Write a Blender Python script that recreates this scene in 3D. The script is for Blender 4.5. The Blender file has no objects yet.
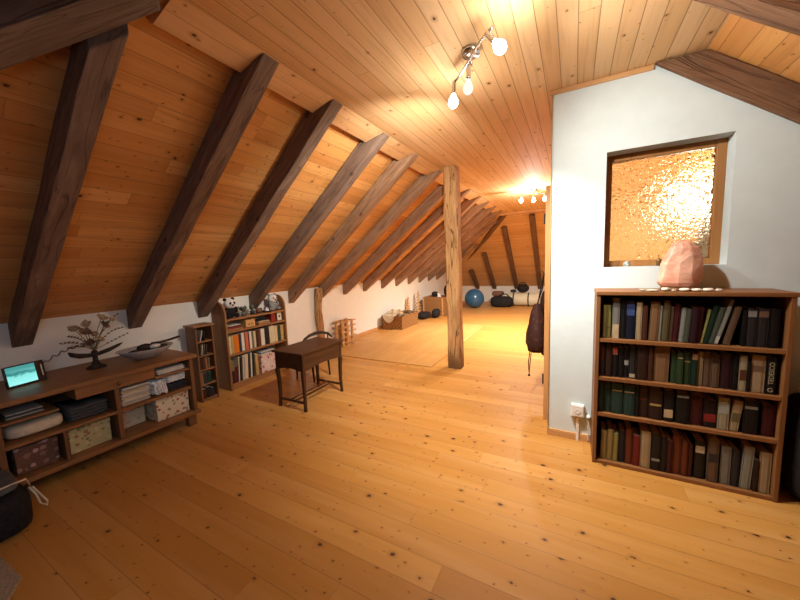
import bpy, bmesh, math, random
from mathutils import Vector, Matrix, Euler
random.seed(7)
SC = bpy.context.scene
COL = SC.collection
R = math.radians

# ------------------------------------------------------------------ nodes
class NT:
    def __init__(s, name, rough=0.6, spec=0.3):
        s.m = bpy.data.materials.new(name); s.m.use_nodes = True
        s.t = s.m.node_tree; s.t.nodes.clear()
        s.out = s.t.nodes.new('ShaderNodeOutputMaterial')
        s.b = s.t.nodes.new('ShaderNodeBsdfPrincipled')
        s.t.links.new(s.b.outputs[0], s.out.inputs[0])
        s.b.inputs['Roughness'].default_value = rough
        s.b.inputs['Specular IOR Level'].default_value = spec
    def n(s, typ, **kw):
        n = s.t.nodes.new(typ)
        for k, v in kw.items(): setattr(n, k, v)
        return n
    def set(s, sock, v):
        if v is None: return
        if isinstance(v, bpy.types.NodeSocket): s.t.links.new(v, sock)
        else: sock.default_value = v
    def m1(s, op, a, b=None, c=None):
        n = s.n('ShaderNodeMath', operation=op)
        for i, v in enumerate((a, b, c)): s.set(n.inputs[i], v)
        return n.outputs[0]
    def v1(s, op, a, b=None):
        n = s.n('ShaderNodeVectorMath', operation=op)
        s.set(n.inputs[0], a); s.set(n.inputs[1], b)
        return n.outputs['Value'] if op == 'DOT_PRODUCT' else n.outputs[0]
    def comb(s, x, y, z):
        n = s.n('ShaderNodeCombineXYZ')
        for i, v in enumerate((x, y, z)): s.set(n.inputs[i], v)
        return n.outputs[0]
    def noise(s, vec, scale=1., detail=3., rough=.55, dist=0.):
        n = s.n('ShaderNodeTexNoise'); s.set(n.inputs['Vector'], vec)
        n.inputs['Scale'].default_value = scale; n.inputs['Detail'].default_value = detail
        n.inputs['Roughness'].default_value = rough; n.inputs['Distortion'].default_value = dist
        return n.outputs[0]
    def white(s, vec):
        n = s.n('ShaderNodeTexWhiteNoise', noise_dimensions='3D'); s.set(n.inputs['Vector'], vec)
        return n
    def voro(s, vec, scale=1., feature='F1', rnd=1., dim='3D'):
        n = s.n('ShaderNodeTexVoronoi', feature=feature, voronoi_dimensions=dim); s.set(n.inputs['Vector'], vec)
        n.inputs['Scale'].default_value = scale; n.inputs['Randomness'].default_value = rnd
        return n
    def ramp(s, f, stops, interp='LINEAR'):
        n = s.n('ShaderNodeValToRGB'); e = n.color_ramp; e.interpolation = interp
        while len(e.elements) < len(stops): e.elements.new(0.5)
        for el, (p, c) in zip(e.elements, stops): el.position = p; el.color = (*c, 1) if len(c) == 3 else c
        s.set(n.inputs[0], f); return n.outputs[0]
    def mix(s, f, a, b, mode='MIX'):
        n = s.n('ShaderNodeMix', data_type='RGBA', blend_type=mode)
        s.set(n.inputs[0], f)
        for i, v in ((6, a), (7, b)):
            if isinstance(v, tuple) and len(v) == 3: v = (*v, 1)
            s.set(n.inputs[i], v)
        return n.outputs[2]
    def sstep(s, f, a, b):
        n = s.n('ShaderNodeMapRange', interpolation_type='SMOOTHSTEP'); s.set(n.inputs[0], f)
        n.inputs[1].default_value = a; n.inputs[2].default_value = b
        return n.outputs[0]
    def col(s, c): s.set(s.b.inputs['Base Color'], (*c, 1) if isinstance(c, tuple) and len(c) == 3 else c); return s
    def bump(s, h, strength=.3, dist=.01):
        n = s.n('ShaderNodeBump'); n.inputs['Strength'].default_value = strength; n.inputs['Distance'].default_value = dist
        s.set(n.inputs['Height'], h); s.t.links.new(n.outputs[0], s.b.inputs['Normal']); return s
    def objco(s):
        tc = s.n('ShaderNodeTexCoord').outputs['Object']; oi = s.n('ShaderNodeObjectInfo').outputs['Random']
        return s.v1('ADD', tc, s.comb(s.m1('MULTIPLY', oi, 31.), s.m1('MULTIPLY', oi, 17.), s.m1('MULTIPLY', oi, 7.)))
    def worldpos(s): return s.n('ShaderNodeNewGeometry').outputs['Position']

def plain(name, c, rough=.6, spec=.3, metal=0., vary=.12, scale=30.):
    t = NT(name, rough, spec); f = t.noise(t.objco(), scale, 3)
    t.col(t.ramp(f, [(.3, tuple(x*(1-vary) for x in c)), (.7, tuple(min(1, x*(1+vary)) for x in c))]))
    t.b.inputs['Metallic'].default_value = metal
    return t.m

def planks(name, along, across, width, length, cols, knots=5., knotcol=(.05, .018, .008), rough=.45, spec=.35, gapdark=.5, knotr=.012, grain=.22, fine=.42):
    t = NT(name, rough, spec); P = t.worldpos()
    u = t.v1('DOT_PRODUCT', P, along); v = t.v1('DOT_PRODUCT', P, across)
    vw = t.m1('DIVIDE', v, width); row = t.m1('FLOOR', vw); fr = t.m1('FRACT', vw)
    r1 = t.white(t.comb(row, 3.1, 7.7)).outputs[0]
    uo = t.m1('ADD', t.m1('DIVIDE', u, length), t.m1('MULTIPLY', r1, 13.7)); seg = t.m1('FLOOR', uo); fu = t.m1('FRACT', uo)
    r2 = t.white(t.comb(row, seg, 1.3)).outputs[0]
    base = t.ramp(r2, [(i/(len(cols)-1), c) for i, c in enumerate(cols)])
    ro = t.m1('MULTIPLY', r2, 53.)
    g = t.noise(t.comb(t.m1('MULTIPLY', u, 1.6), t.m1('MULTIPLY', v, 34.), ro), 1., 5, .6, .6)
    g2 = t.noise(t.comb(t.m1('MULTIPLY', u, .9), t.m1('MULTIPLY', v, 9.), ro), 1., 2)
    c = t.mix(t.sstep(g, .25, .75), tuple(), None) if False else t.mix(t.m1('MULTIPLY', t.sstep(g, .45, .8), grain), base, (.30, .13, .04))
    c = t.mix(t.m1('MULTIPLY', t.sstep(g2, .4, .75), .16), c, (.85, .55, .25))
    wob = t.m1('MULTIPLY', t.m1('SUBTRACT', t.noise(t.comb(u, v, 0.), 60., 2), .5), .018)
    for lay, (ks, kr, th, dk) in enumerate(((knots, knotr, .30, .95), (knots*2.1, knotr*fine, .25, .75))):
        vo = t.voro(t.comb(t.m1('ADD', t.m1('ADD', t.m1('MULTIPLY', u, .72), wob), t.m1('MULTIPLY', row, 5.37+lay)), t.m1('ADD', v, wob), 0.), ks, dim='2D')
        cell = t.n('ShaderNodeSeparateColor'); t.t.links.new(vo.outputs['Color'], cell.inputs[0])
        rad = t.m1('ADD', t.m1('MULTIPLY', t.m1('MAXIMUM', t.m1('SUBTRACT', cell.outputs[0], th), 0.), kr*ks*1.9), .0001)
        rr = t.m1('DIVIDE', vo.outputs['Distance'], rad)
        k = t.m1('SUBTRACT', 1., t.sstep(rr, .55, 1.2)); halo = t.m1('SUBTRACT', 1., t.sstep(rr, .9, 3.2))
        c = t.mix(t.m1('MULTIPLY', halo, .42), c, (.33, .125, .03))
        c = t.mix(t.m1('MULTIPLY', k, dk), c, knotcol)
    e = t.m1('MINIMUM', fr, t.m1('SUBTRACT', 1., fr)); line = t.m1('SUBTRACT', 1., t.sstep(t.m1('MULTIPLY', e, width), .0012, .0035))
    e2 = t.m1('MINIMUM', fu, t.m1('SUBTRACT', 1., fu)); line2 = t.m1('SUBTRACT', 1., t.sstep(t.m1('MULTIPLY', e2, length), .001, .003))
    line = t.m1('MAXIMUM', line, t.m1('MULTIPLY', line2, .7))
    c = t.mix(t.m1('MULTIPLY', line, gapdark), c, (.10, .04, .015))
    t.col(c); t.bump(t.m1('SUBTRACT', t.m1('MULTIPLY', g, .1), line), .35, .003)
    t.set(t.b.inputs['Roughness'], t.m1('ADD', rough-.06, t.m1('MULTIPLY', g, .15)))
    return t.m

def beamwood(name, along, c1, c2, c3, crack=.6, rough=.8, foot=False):
    t = NT(name, rough, .2); P = t.worldpos()
    oi = t.n('ShaderNodeObjectInfo').outputs['Random']
    al = Vector(along).normalized(); a1 = Vector((.37, .71, .59)).cross(al).normalized(); a2 = al.cross(a1)
    u = t.v1('DOT_PRODUCT', P, tuple(al)); p = t.v1('DOT_PRODUCT', P, tuple(a1)); q = t.v1('DOT_PRODUCT', P, tuple(a2))
    off = t.m1('MULTIPLY', oi, 40.)
    vec = t.comb(t.m1('ADD', t.m1('MULTIPLY', u, 2.2), off), t.m1('MULTIPLY', p, 19.), t.m1('MULTIPLY', q, 19.))
    g = t.noise(vec, 1., 6, .65, 1.)
    big = t.noise(t.comb(t.m1('ADD', t.m1('MULTIPLY', u, 2.5), off), t.m1('MULTIPLY', p, 6.), t.m1('MULTIPLY', q, 6.)), 1., 3)
    c = t.ramp(g, [(.15, c1), (.5, c2), (.85, c3)])
    c = t.mix(t.m1('MULTIPLY', t.sstep(big, .5, .72), .45), c, c1)
    vo = t.voro(t.comb(t.m1('ADD', u, off), t.m1('MULTIPLY', p, 1.6), t.m1('MULTIPLY', q, 1.6)), 3.2)
    k = t.m1('SUBTRACT', 1., t.sstep(vo.outputs['Distance'], .05, .13))
    c = t.mix(t.m1('MULTIPLY', k, .7), c, tuple(x*.35 for x in c1))
    cr = t.noise(t.comb(t.m1('ADD', t.m1('MULTIPLY', u, 1.1), off), t.m1('MULTIPLY', p, 17.), t.m1('MULTIPLY', q, 17.)), 1., 2, .5, .8)
    ck = t.m1('SUBTRACT', 1., t.sstep(t.m1('ABSOLUTE', t.m1('SUBTRACT', cr, .5)), .004, .022))
    c = t.mix(t.m1('MULTIPLY', ck, crack*.6), c, tuple(x*.3 for x in c1))
    if foot:    # worn, soiled foot of the post
        hz = t.m1('ADD', u, t.m1('MULTIPLY', big, .5)); c = t.mix(t.m1('MULTIPLY', t.m1('SUBTRACT', 1., t.sstep(hz, .25, .62)), .8), c, (.07, .03, .012))
    t.col(c); t.bump(t.m1('SUBTRACT', g, ck), .6, .008)
    return t.m

def furn(name, axis, c1, c2, rough=.5, spec=.35):
    t = NT(name, rough, spec); o = t.objco()
    sc = [22., 22., 22.]; sc['xyz'.index(axis)] = 1.8
    g = t.noise(t.v1('MULTIPLY', o, tuple(sc)), 1., 5, .6, .8)
    t.col(t.ramp(g, [(.3, c1), (.7, c2)])); t.bump(g, .12, .003)
    return t.m

def floral(name, bg, cols, scale=28., dens=.42):
    t = NT(name, .7, .2); o = t.objco()
    w = t.v1('ADD', o, t.v1('MULTIPLY', t.comb(t.noise(o, 60), t.noise(t.v1('ADD', o, (5, 3, 1)), 60), 0.), (.02, .02, .0)))
    vo = t.voro(w, scale); cell = t.n('ShaderNodeSeparateColor'); t.t.links.new(vo.outputs['Color'], cell.inputs[0])
    pal = t.ramp(cell.outputs[0], [(i/len(cols), c) for i, c in enumerate(cols)], 'CONSTANT')
    c = t.mix(t.m1('SUBTRACT', 1., t.sstep(vo.outputs['Distance'], dens*.8, dens)), bg, pal)
    vo2 = t.voro(o, scale*2.3)
    c = t.mix(t.m1('MULTIPLY', t.m1('SUBTRACT', 1., t.sstep(vo2.outputs['Distance'], .12, .2)), .7), c, cols[-1])
    t.col(c); return t.m

def emis(name, c, s):
    t = NT(name); e = t.n('ShaderNodeEmission'); e.inputs[0].default_value = (*c, 1); e.inputs[1].default_value = s
    t.t.links.new(e.outputs[0], t.out.inputs[0]); return t.m

# ------------------------------------------------------------------ mesh
class MB:
    def __init__(s): s.b = bmesh.new(); s.mi = 0
    def mat(s, i): s.mi = i; return s
    def face(s, vs):
        try: f = s.b.faces.new(vs); f.material_index = s.mi; return f
        except ValueError: return None
    def poly(s, pts): return s.face([s.b.verts.new(p) for p in pts])
    def hexa(s, p):
        v = [s.b.verts.new(q) for q in p]
        for f in ((3, 2, 1, 0), (4, 5, 6, 7), (0, 1, 5, 4), (1, 2, 6, 5), (2, 3, 7, 6), (3, 0, 4, 7)): s.face([v[i] for i in f])
        return s
    def box(s, x0, x1, y0, y1, z0, z1):
        return s.hexa([(x0, y0, z0), (x1, y0, z0), (x1, y1, z0), (x0, y1, z0), (x0, y0, z1), (x1, y0, z1), (x1, y1, z1), (x0, y1, z1)])
    def loft(s, rings, closed=True, cap=True):
        L = [[s.b.verts.new(p) for p in r] for r in rings]; n = len(L[0])
        for a, b in zip(L, L[1:]):
            for i in range(n if closed else n-1): s.face([a[i], a[(i+1) % n], b[(i+1) % n], b[i]])
        if cap: s.face(L[0][::-1]); s.face(L[-1])
        return s
    def prism(s, pts, axis, a, b):
        def P(p, v):
            return {'x': (v, p[0], p[1]), 'y': (p[0], v, p[1]), 'z': (p[0], p[1], v)}[axis]
        return s.loft([[P(p, a) for p in pts], [P(p, b) for p in pts]])
    def tube(s, pts, r, n=8, cap=True):
        pts = [Vector(p) for p in pts]; rs = r if isinstance(r, (list, tuple)) else [r]*len(pts); rings = []; pr = None
        for i, p in enumerate(pts):
            d = (pts[min(i+1, len(pts)-1)]-pts[max(i-1, 0)]).normalized()
            a = pr if pr is not None else (Vector((0, 0, 1)) if abs(d.z) < .9 else Vector((1, 0, 0)))
            a = (a-d*a.dot(d)).normalized(); pr = a; b = d.cross(a)
            rings.append([p+(a*math.cos(2*math.pi*k/n)+b*math.sin(2*math.pi*k/n))*rs[i] for k in range(n)])
        return s.loft(rings, True, cap)
    def lathe(s, prof, c=(0, 0, 0), n=20, d=(0, 0, 1), cap=True):
        q = Vector((0, 0, 1)).rotation_difference(Vector(d).normalized()); c = Vector(c)
        return s.loft([[c+q @ Vector((r*math.cos(2*math.pi*k/n), r*math.sin(2*math.pi*k/n), z)) for k in range(n)] for r, z in prof], True, cap)
    def ball(s, c, r, n=16, sx=1, sy=1, sz=1, jit=0.):
        m = n//2; c = Vector(c); rings = []
        for i in range(1, m):
            a = math.pi*i/m
            rings.append([c+Vector((sx*r*math.sin(a)*math.cos(2*math.pi*k/n), sy*r*math.sin(a)*math.sin(2*math.pi*k/n), -sz*r*math.cos(a)))*(1+random.uniform(-jit, jit)) for k in range(n)])
        return s.loft(rings)
    def xf(s, M): s.b.transform(M); return s
    def build(s, name, mats, parent=None, smooth=False, bevel=0., loc=None, rot=None, sub=0, pl=None):
        """verts are in world space (or thing space when pl is given)"""
        if loc is not None and parent is None: s.b.transform(Matrix.Translation(-Vector(loc)))
        if parent is not None and pl is None:
            w = Vector(parent.location); q = parent.parent
            while q is not None: w += Vector(q.location); q = q.parent
            s.b.transform(Matrix.Translation(-w))
        bmesh.ops.recalc_face_normals(s.b, faces=s.b.faces)
        me = bpy.data.meshes.new(name); s.b.to_mesh(me); s.b.free()
        for m in (mats if isinstance(mats, (list, tuple)) else [mats]): me.materials.append(m)
        if smooth:
            for p in me.polygons: p.use_smooth = True
        o = bpy.data.objects.new(name, me); COL.objects.link(o)
        if parent is not None: o.parent = parent
        elif loc is not None: o.location = loc
        if rot is not None: o.rotation_euler = rot
        if bevel:
            b = o.modifiers.new('bevel', 'BEVEL'); b.width = bevel; b.segments = 2; b.limit_method = 'ANGLE'
        if sub:
            b = o.modifiers.new('sub', 'SUBSURF'); b.levels = sub; b.render_levels = sub
        return o

def tag(o, label, cat, group=None):
    o['label'] = label; o['category'] = cat
    if group: o['group'] = group
    return o
def thing(name, loc, label, cat, group=None, rot=0):
    o = bpy.data.objects.new(name, None); COL.objects.link(o); o.location = loc; o.rotation_euler = (0, 0, rot); o.empty_display_size = .1
    return tag(o, label, cat, group)
def struct(o): o['kind'] = 'structure'; return o
ORD = 'first second third fourth fifth sixth seventh eighth ninth tenth eleventh twelfth thirteenth fourteenth fifteenth sixteenth seventeenth eighteenth nineteenth twentieth twenty-first twenty-second twenty-third twenty-fourth twenty-fifth twenty-sixth'.split()

# ------------------------------------------------------------------ room dimensions
XW, XR = -3.88, 2.74            # knee walls
ZC, ZK, SL = 2.685, 1.11, .772  # ceiling, eaves of boarding, roof slope
YN, YF = -1.40, 11.65           # knee walls of the two hipped ends
XCL, XCR = XW+(ZC-ZK)/SL, XR-(ZC-ZK)/SL
YCN = YN+(ZC-ZK)/SL
ZKF, YCF = .56, 9.03            # far end: boarding comes lower
SF = (ZC-ZKF)/(YF-YCF)
YP, TP = 2.798, .19             # white partition: front face, thickness
cs = math.cos(math.atan(SL)); sn = math.sin(math.atan(SL))

M_floor = planks('floor_boards', (1, 0, 0), (0, 1, 0), .145, 3.2, [(.51, .232, .048), (.55, .262, .058), (.47, .21, .042), (.58, .285, .068), (.52, .24, .050)], 6.2, knotr=.009, fine=.36, rough=.40, spec=.35, gapdark=.32, grain=.2)
M_ceil = planks('ceiling_boards', (0, 1, 0), (1, 0, 0), .098, 3.0, [(.73, .46, .225), (.77, .52, .28), (.68, .41, .19), (.78, .54, .30)], 4.4, knotr=.0075, rough=.66, spec=.15, gapdark=.6, grain=.35, fine=.25)
ocols = [(.58, .25, .066), (.67, .325, .095), (.50, .20, .048), (.72, .37, .12), (.61, .27, .075), (.54, .23, .06)]
M_slL = planks('roof_boards_left', (0, 1, 0), (cs, 0, sn), .115, 1.25, ocols, 5.6, knotr=.008, rough=.5, gapdark=.45, grain=.62)
M_slR = planks('roof_boards_right', (0, 1, 0), (-cs, 0, sn), .115, 1.6, ocols, 3.6, knotr=.008, rough=.5, gapdark=.5, grain=.4)
M_slF = planks('roof_boards_far', (1, 0, 0), (0, -.78, .62), .115, 2.6, [(.62, .33, .115), (.68, .38, .145), (.57, .29, .095)], 3., knotr=.008, rough=.5, gapdark=.5, grain=.35)
M_slN = planks('roof_boards_near', (1, 0, 0), (0, cs, sn), .115, 2.6, [(.22, .10, .035), (.28, .13, .05)], 3., rough=.5)  # unseen near end, stained dark to cut light bounced into the room
def plaster(name, c, s=9.):
    t = NT(name, .9, .1); P = t.worldpos(); f = t.noise(P, s, 4)
    t.col(t.ramp(f, [(.3, tuple(x*.95 for x in c)), (.7, c)])); t.bump(t.noise(P, 45., 4), .25, .004); return t.m
M_wall = plaster('knee_wall_plaster', (.82, .80, .71))
M_part = plaster('partition_plaster', (.67, .77, .79))
M_trim = furn('pine_trim', 'x', (.55, .29, .11), (.68, .40, .18))
M_trimz = furn('pine_jamb', 'z', (.42, .20, .065), (.58, .31, .12))
M_raf = beamwood('old_rafter', (cs, 0, sn), (.095, .060, .044), (.195, .128, .092), (.31, .225, .165))
M_rafR = beamwood('old_rafter_right', (-cs, 0, sn), (.09, .042, .022), (.19, .10, .055), (.28, .165, .10))
M_rafF = beamwood('old_rafter_far', (0, -.78, .62), (.10, .05, .025), (.19, .10, .05), (.27, .155, .085))
M_rafW = beamwood('brown_rafter', (cs, 0, sn), (.15, .075, .038), (.31, .18, .10), (.46, .30, .19))
M_hip = beamwood('old_hip', (1, 1, .8), (.085, .055, .040), (.15, .105, .080), (.22, .17, .14))
M_post = beamwood('hewn_post', (0, 0, 1), (.25, .115, .04), (.47, .26, .105), (.62, .40, .20), 1.5, foot=True)

# ------------------------------------------------------------------ shell
struct(MB().box(XW-.3, XR+.3, YN-.3, YF+.3, -.12, 0).build('floor', M_floor))
struct(MB().box(XCL-.3, XCR+.3, YCN-.3, YCF+.3, ZC, ZC+.06).build('ceiling', M_ceil))
struct(MB().box(XW-.15, XW, YN-.15, YF+.15, 0, ZK+.12).build('wall_left', M_wall))
struct(MB().box(XR, XR+.15, YN-.15, YF+.15, 0, ZK+.12).build('wall_right', M_wall))
struct(MB().box(XW-.15, XR+.15, YF, YF+.15, 0, ZKF+.1).build('wall_far', M_wall))
struct(MB().box(XW-.15, XR+.15, YN-.15, YN, 0, ZK+.1).build('wall_near', M_slN))
e = .55
def slope_panel(name, p, mat):      # p: the four inner corners; thickness outward
    a, b, c, d = [Vector(q) for q in p]; n = (b-a).cross(d-a).normalized()
    if n.z < 0: n = -n
    return struct(MB().hexa([a, b, c, d, a+n*.05, b+n*.05, c+n*.05, d+n*.05]).build(name, mat))
slope_panel('ceiling_left', [(XW-.2, YN-.3, ZK-.2*SL), (XW-.2, YF+.3, ZK-.2*SL), (XCL+.1, YF+.3, ZC+.1*SL), (XCL+.1, YN-.3, ZC+.1*SL)], M_slL)
slope_panel('ceiling_right', [(XR+.2, YN-.3, ZK-.2*SL), (XR+.2, YF+.3, ZK-.2*SL), (XCR-.1, YF+.3, ZC+.1*SL), (XCR-.1, YN-.3, ZC+.1*SL)], M_slR)
slope_panel('ceiling_far', [(XW-.3, YF+.2, ZKF-.2*SF), (XR+.3, YF+.2, ZKF-.2*SF), (XR+.3, YCF-.1, ZC+.1*SF), (XW-.3, YCF-.1, ZC+.1*SF)], M_slF)
# near hip end, behind the camera, with its roof window (opening x .0.9, along the slope)
zn = lambda y: ZK+SL*(y-YN)
WX0, WX1, WY0, WY1 = -.35, .75, -.75, -.05
for nm, x0, x1, y0, y1 in (('ceiling_near', XW-.3, WX0, YN-.2, YCN+.1), ('ceiling_near.001', WX1, XR+.3, YN-.2, YCN+.1), ('ceiling_near.002', WX0, WX1, YN-.2, WY0), ('ceiling_near.003', WX0, WX1, WY1, YCN+.1)):
    slope_panel(nm, [(x0, y0, zn(y0)), (x1, y0, zn(y0)), (x1, y1, zn(y1)), (x0, y1, zn(y1))], M_slN)
m = MB()
for x0, x1, y0, y1 in ((WX0, WX0+.05, WY0, WY1), (WX1-.05, WX1, WY0, WY1), (WX0+.05, WX1-.05, WY0, WY0+.05), (WX0+.05, WX1-.05, WY1-.05, WY1)):
    m.hexa([(x0, y0, zn(y0)), (x1, y0, zn(y0)), (x1, y1, zn(y1)), (x0, y1, zn(y1)), (x0, y0, zn(y0)+.1), (x1, y0, zn(y0)+.1), (x1, y1, zn(y1)+.1), (x0, y1, zn(y1)+.1)])
struct(m.build('window_2', M_trimz))

# white partition with the recessed window
HX0, HX1, HZ0, HZ1 = .196, .862, 1.372, 2.182
PX0 = -.158
zb = lambda x: ZK-.006+SL*(XR-x)       # underside of the rafter above the partition
xk = XR-(ZC-ZK+.006)/SL
m = MB()
def wallpoly(pts): m.prism(pts, 'y', YP, YP+TP)
wallpoly([(PX0, 0), (HX0, 0), (HX0, ZC), (PX0, ZC)])
wallpoly([(HX0, 0), (HX1, 0), (HX1, HZ0), (HX0, HZ0)])
wallpoly([(HX0, HZ1), (HX1, HZ1), (HX1, zb(HX1)), (xk, ZC), (HX0, ZC)])
wallpoly([(HX1, 0), (XR, 0), (XR, zb(XR)), (HX1, zb(HX1))])
struct(m.build('wall_partition', M_part))
# enclosed room behind: boarded side wall and back wall
M_side = planks('side_boards', (0, 0, 1), (0, 1, 0), .12, 3., [(.55, .29, .11), (.62, .35, .14)], 3.)
M_back = planks('back_boards', (0, 0, 1), (1, 0, 0), .12, 3., [(.76, .56, .26), (.80, .62, .31), (.72, .51, .22)], 3.)
struct(MB().box(PX0+.01, PX0+.10, YP+TP, 5.6, 0, ZC).build('wall_inner_side', M_side))
struct(MB().box(PX0+.01, XR, 5.6, 5.7, 0, ZC).build('wall_inner_back', M_back))
struct(MB().box(PX0-.02, .44, YP-.012, YP, ZC-.032, ZC-.001).build('trim_1', M_trim))
struct(MB().box(PX0-.006, PX0, YP-.012, YP+.03, 0, ZC-.03).build('trim_2', M_trimz))
struct(MB().box(PX0, .143, YP-.014, YP, 0, .058).build('baseboard_partition', M_trim))
struct(MB().box(XW, XW+.015, 4.3, YF, 0, .06).build('baseboard_left', furn('pine_base', 'y', (.5, .25, .09), (.6, .33, .13))))
# filler boards at the head of the left roof slope and the end beam
struct(MB().box(-1.75, .6, 8.9, 9.0, ZC-.055, ZC).build('trim_3', M_trim))
# door frame on the side of the partition, seen edge on
d = MB(); d.box(-.215, PX0+.009, 3.05, 3.14, 0, 2.06).box(-.213, PX0+.009, 3.1405, 3.9695, 2.0, 2.06).box(-.215, PX0+.009, 3.97, 4.05, 0, 2.06)
dr = struct(d.build('door_1', M_trimz, bevel=.003))
MB().box(-.19, PX0+.009, 3.145, 3.965, .01, 1.995).build('door_leaf', M_trimz, dr)
M_iron = plain('dark_iron', (.03, .028, .026), .5, .5, .8)
for z in (.32, 1.75): MB().lathe([(.009, 0), (.009, .09)], (-.222, 3.10, z), 10).build('hinge', M_iron, dr)

# window_1 in the partition
M_wf = furn('window_frame_wood', 'z', (.30, .13, .04), (.42, .20, .065), .4)
t = NT('hammered_glass', .09, .5); P = t.worldpos()
t.b.inputs['Transmission Weight'].default_value = 1.; t.b.inputs['IOR'].default_value = 1.45; t.col((.96, .93, .86))
vo = t.voro(t.v1('MULTIPLY', P, (1., .0, 1.)), 46., 'SMOOTH_F1', .8)
t.bump(t.m1('ADD', vo.outputs['Distance'], t.m1('MULTIPLY', t.noise(P, 30., 2), .4)), 1., .055)
M_glass = t.m
yf0, yf1 = 2.915, 2.962
w = struct(MB().box(HX0+.001, HX0+.045, yf0, yf1, HZ0+.001, HZ1-.001).box(HX1-.05, HX1-.001, yf0, yf1, HZ0+.001, HZ1-.001).box(HX0+.045, HX1-.05, yf0, yf1, HZ0+.001, HZ0+.045).box(HX0+.045, HX1-.05, yf0, yf1, HZ1-.047, HZ1-.001).build('window_1', M_wf, bevel=.003))
MB().box(HX0+.046, HX1-.051, yf0+.02, yf0+.026, HZ0+.046, HZ1-.048).build('pane', M_glass, w)
# behind the glass: pale sloping panel and a lamp of the inner room
tag(MB().hexa([(.62, 3.10, .001), (1.0, 3.10, .001), (1.0, 3.10, 1.98), (.62, 3.10, 1.21), (.62, 3.14, .001), (1.0, 3.14, .001), (1.0, 3.14, 1.98), (.62, 3.14, 1.21)]).build('sloping_panel', plain('pale_panel', (.72, .76, .74)), loc=None), 'pale slanting panel seen dimly through the hammered glass window', 'panel')

# ------------------------------------------------------------------ beams
def bar(name, mat, secs, jit=.004, n=9, loc=None):
    """secs: start ring and end ring of four corners; slightly hewn in between"""
    A, B = [[Vector(p) for p in s_] for s_ in secs]; rings = []
    for i in range(n+1):
        f = i/n; rings.append([a.lerp(b, f)+(Vector((random.uniform(-jit, jit), random.uniform(-jit, jit), random.uniform(-jit, jit*.5))) if 0 < i < n else Vector()) for a, b in zip(A, B)])
    return MB().loft(rings).build(name, mat, bevel=.006, loc=loc)
lows = [.725, 1.483, 2.162, 2.85, 3.535, 4.21, 4.885, 5.555, 6.277, 6.95, 7.63, 8.31, 8.98, 9.65]
tops = [.715, 1.40, 2.01, 2.735, 3.405, 4.18, 4.885, 5.555, 6.277, 6.95, 7.63, 8.31, 8.98, 9.65]
rl = ['old dark rafter rising behind the glowing screen, the widest and darkest one',
 'old dark rafter whose foot meets the wall above the wide bowl on the sideboard',
 'old dark rafter whose foot hangs above the narrow tower shelf',
 'brown rafter whose foot ends behind the ornaments on the arched bookcase',
 'brown rafter with its foot on bare white wall between arched bookcase and slim wall post',
 'brown rafter with its foot touching the slim post at the wall',
 'brown rafter above the wooden peg rack, next one beyond the slim wall post',
 'brown rafter, second one beyond the slim wall post',
 'brown rafter with its foot above the open basket holding a cream cloth',
 'brown rafter, fourth one beyond the slim wall post',
 'brown rafter with its foot above the little wooden tree',
 'brown rafter with its foot above the wicker chest',
 'short jack rafter first to run into the far diagonal hip beam',
 'short jack rafter nearest the far corner, meeting the hip beam lowest']
for i, (a, b) in enumerate(zip(lows, tops)):
    w = .115
    xe, xt = (-1.58, -1.858) if i else (-1.76, -2.05)
    if i == 12: xe, xt = -1.80, -2.05
    if i == 13: xe, xt = -2.5, -2.75
    z1 = .91+SL*(xe-XW); z2 = ZK+SL*(xt-XW)
    c_ = .008
    lo = [(XW+.003, a, .91), (XW+.003, a+w, .91), (XW+.003, a+w, ZK-c_), (XW+.003, a, ZK-c_)]
    hi = [(xe, b, z1-.004), (xe, b+w, z1-.004), (xt, b+w, z2-c_), (xt, b, z2-c_)]
    if i == 0:   # jack rafter: cut along the hip
        hi = [(q, y, z0+SL*(q-XW)-o2) for q, y, z0, o2 in ((-1.90, b, .91, 0), (-1.785, b+w, .91, 0), (-1.785, b+w, ZK, c_), (-1.90, b, ZK, c_))]
    tag(bar('rafter', M_raf if i < 4 else M_rafW, (lo, hi), loc=(XW, a, .91)), rl[i], 'rafter', 'old rafters of the long roof slope')
M_fill = planks('filler_boards', (0, 1, 0), (1, 0, 0), .14, 1.1, [(.66, .38, .17), (.74, .46, .23), (.60, .33, .14)], 5., knotr=.008, rough=.5, gapdark=.4, grain=.35)
prev = .93
for i in range(1, 13):
    f0, f1 = prev+.004, min(tops[i], lows[i]+(tops[i]-lows[i])*.95)-.004
    struct(MB().prism([(-1.585, ZC-.0005), (-1.785, 2.632), (-1.80, 2.64), (-1.84, ZC-.0005)], 'y', f0, f1).build(f'trim_{i+3}', M_fill, loc=(-1.71, f0, ZC-.024)))
    prev = tops[i]+.115
# right slope
rr = ['brown rafter running down along the top edge of the white partition', 'dark rafter crossing the upper corner in front of the white partition']
for i, (y, w) in enumerate(((2.757, .115), (2.055, .115))):
    lo = [(XR-.003, y, .91), (XR-.003, y+w, .91), (XR-.003, y+w, ZK-.008), (XR-.003, y, ZK-.008)]
    hi = [(.44, y, ZC-.004), (.44, y+w, ZC-.004), (.705, y+w, ZC-.010), (.705, y, ZC-.010)]
    if i == 0:   # this one is let into the wall head: stop at its front face
        lo = [(p[0], min(p[1], YP-.004), p[2]) for p in lo]; hi = [(p[0], min(p[1], YP-.004), p[2]) for p in hi]
    tag(bar('rafter', M_rafR, (lo, hi), loc=(XR, y, .91)), rr[i], 'rafter', 'rafters of the roof slope by the partition')
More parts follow.
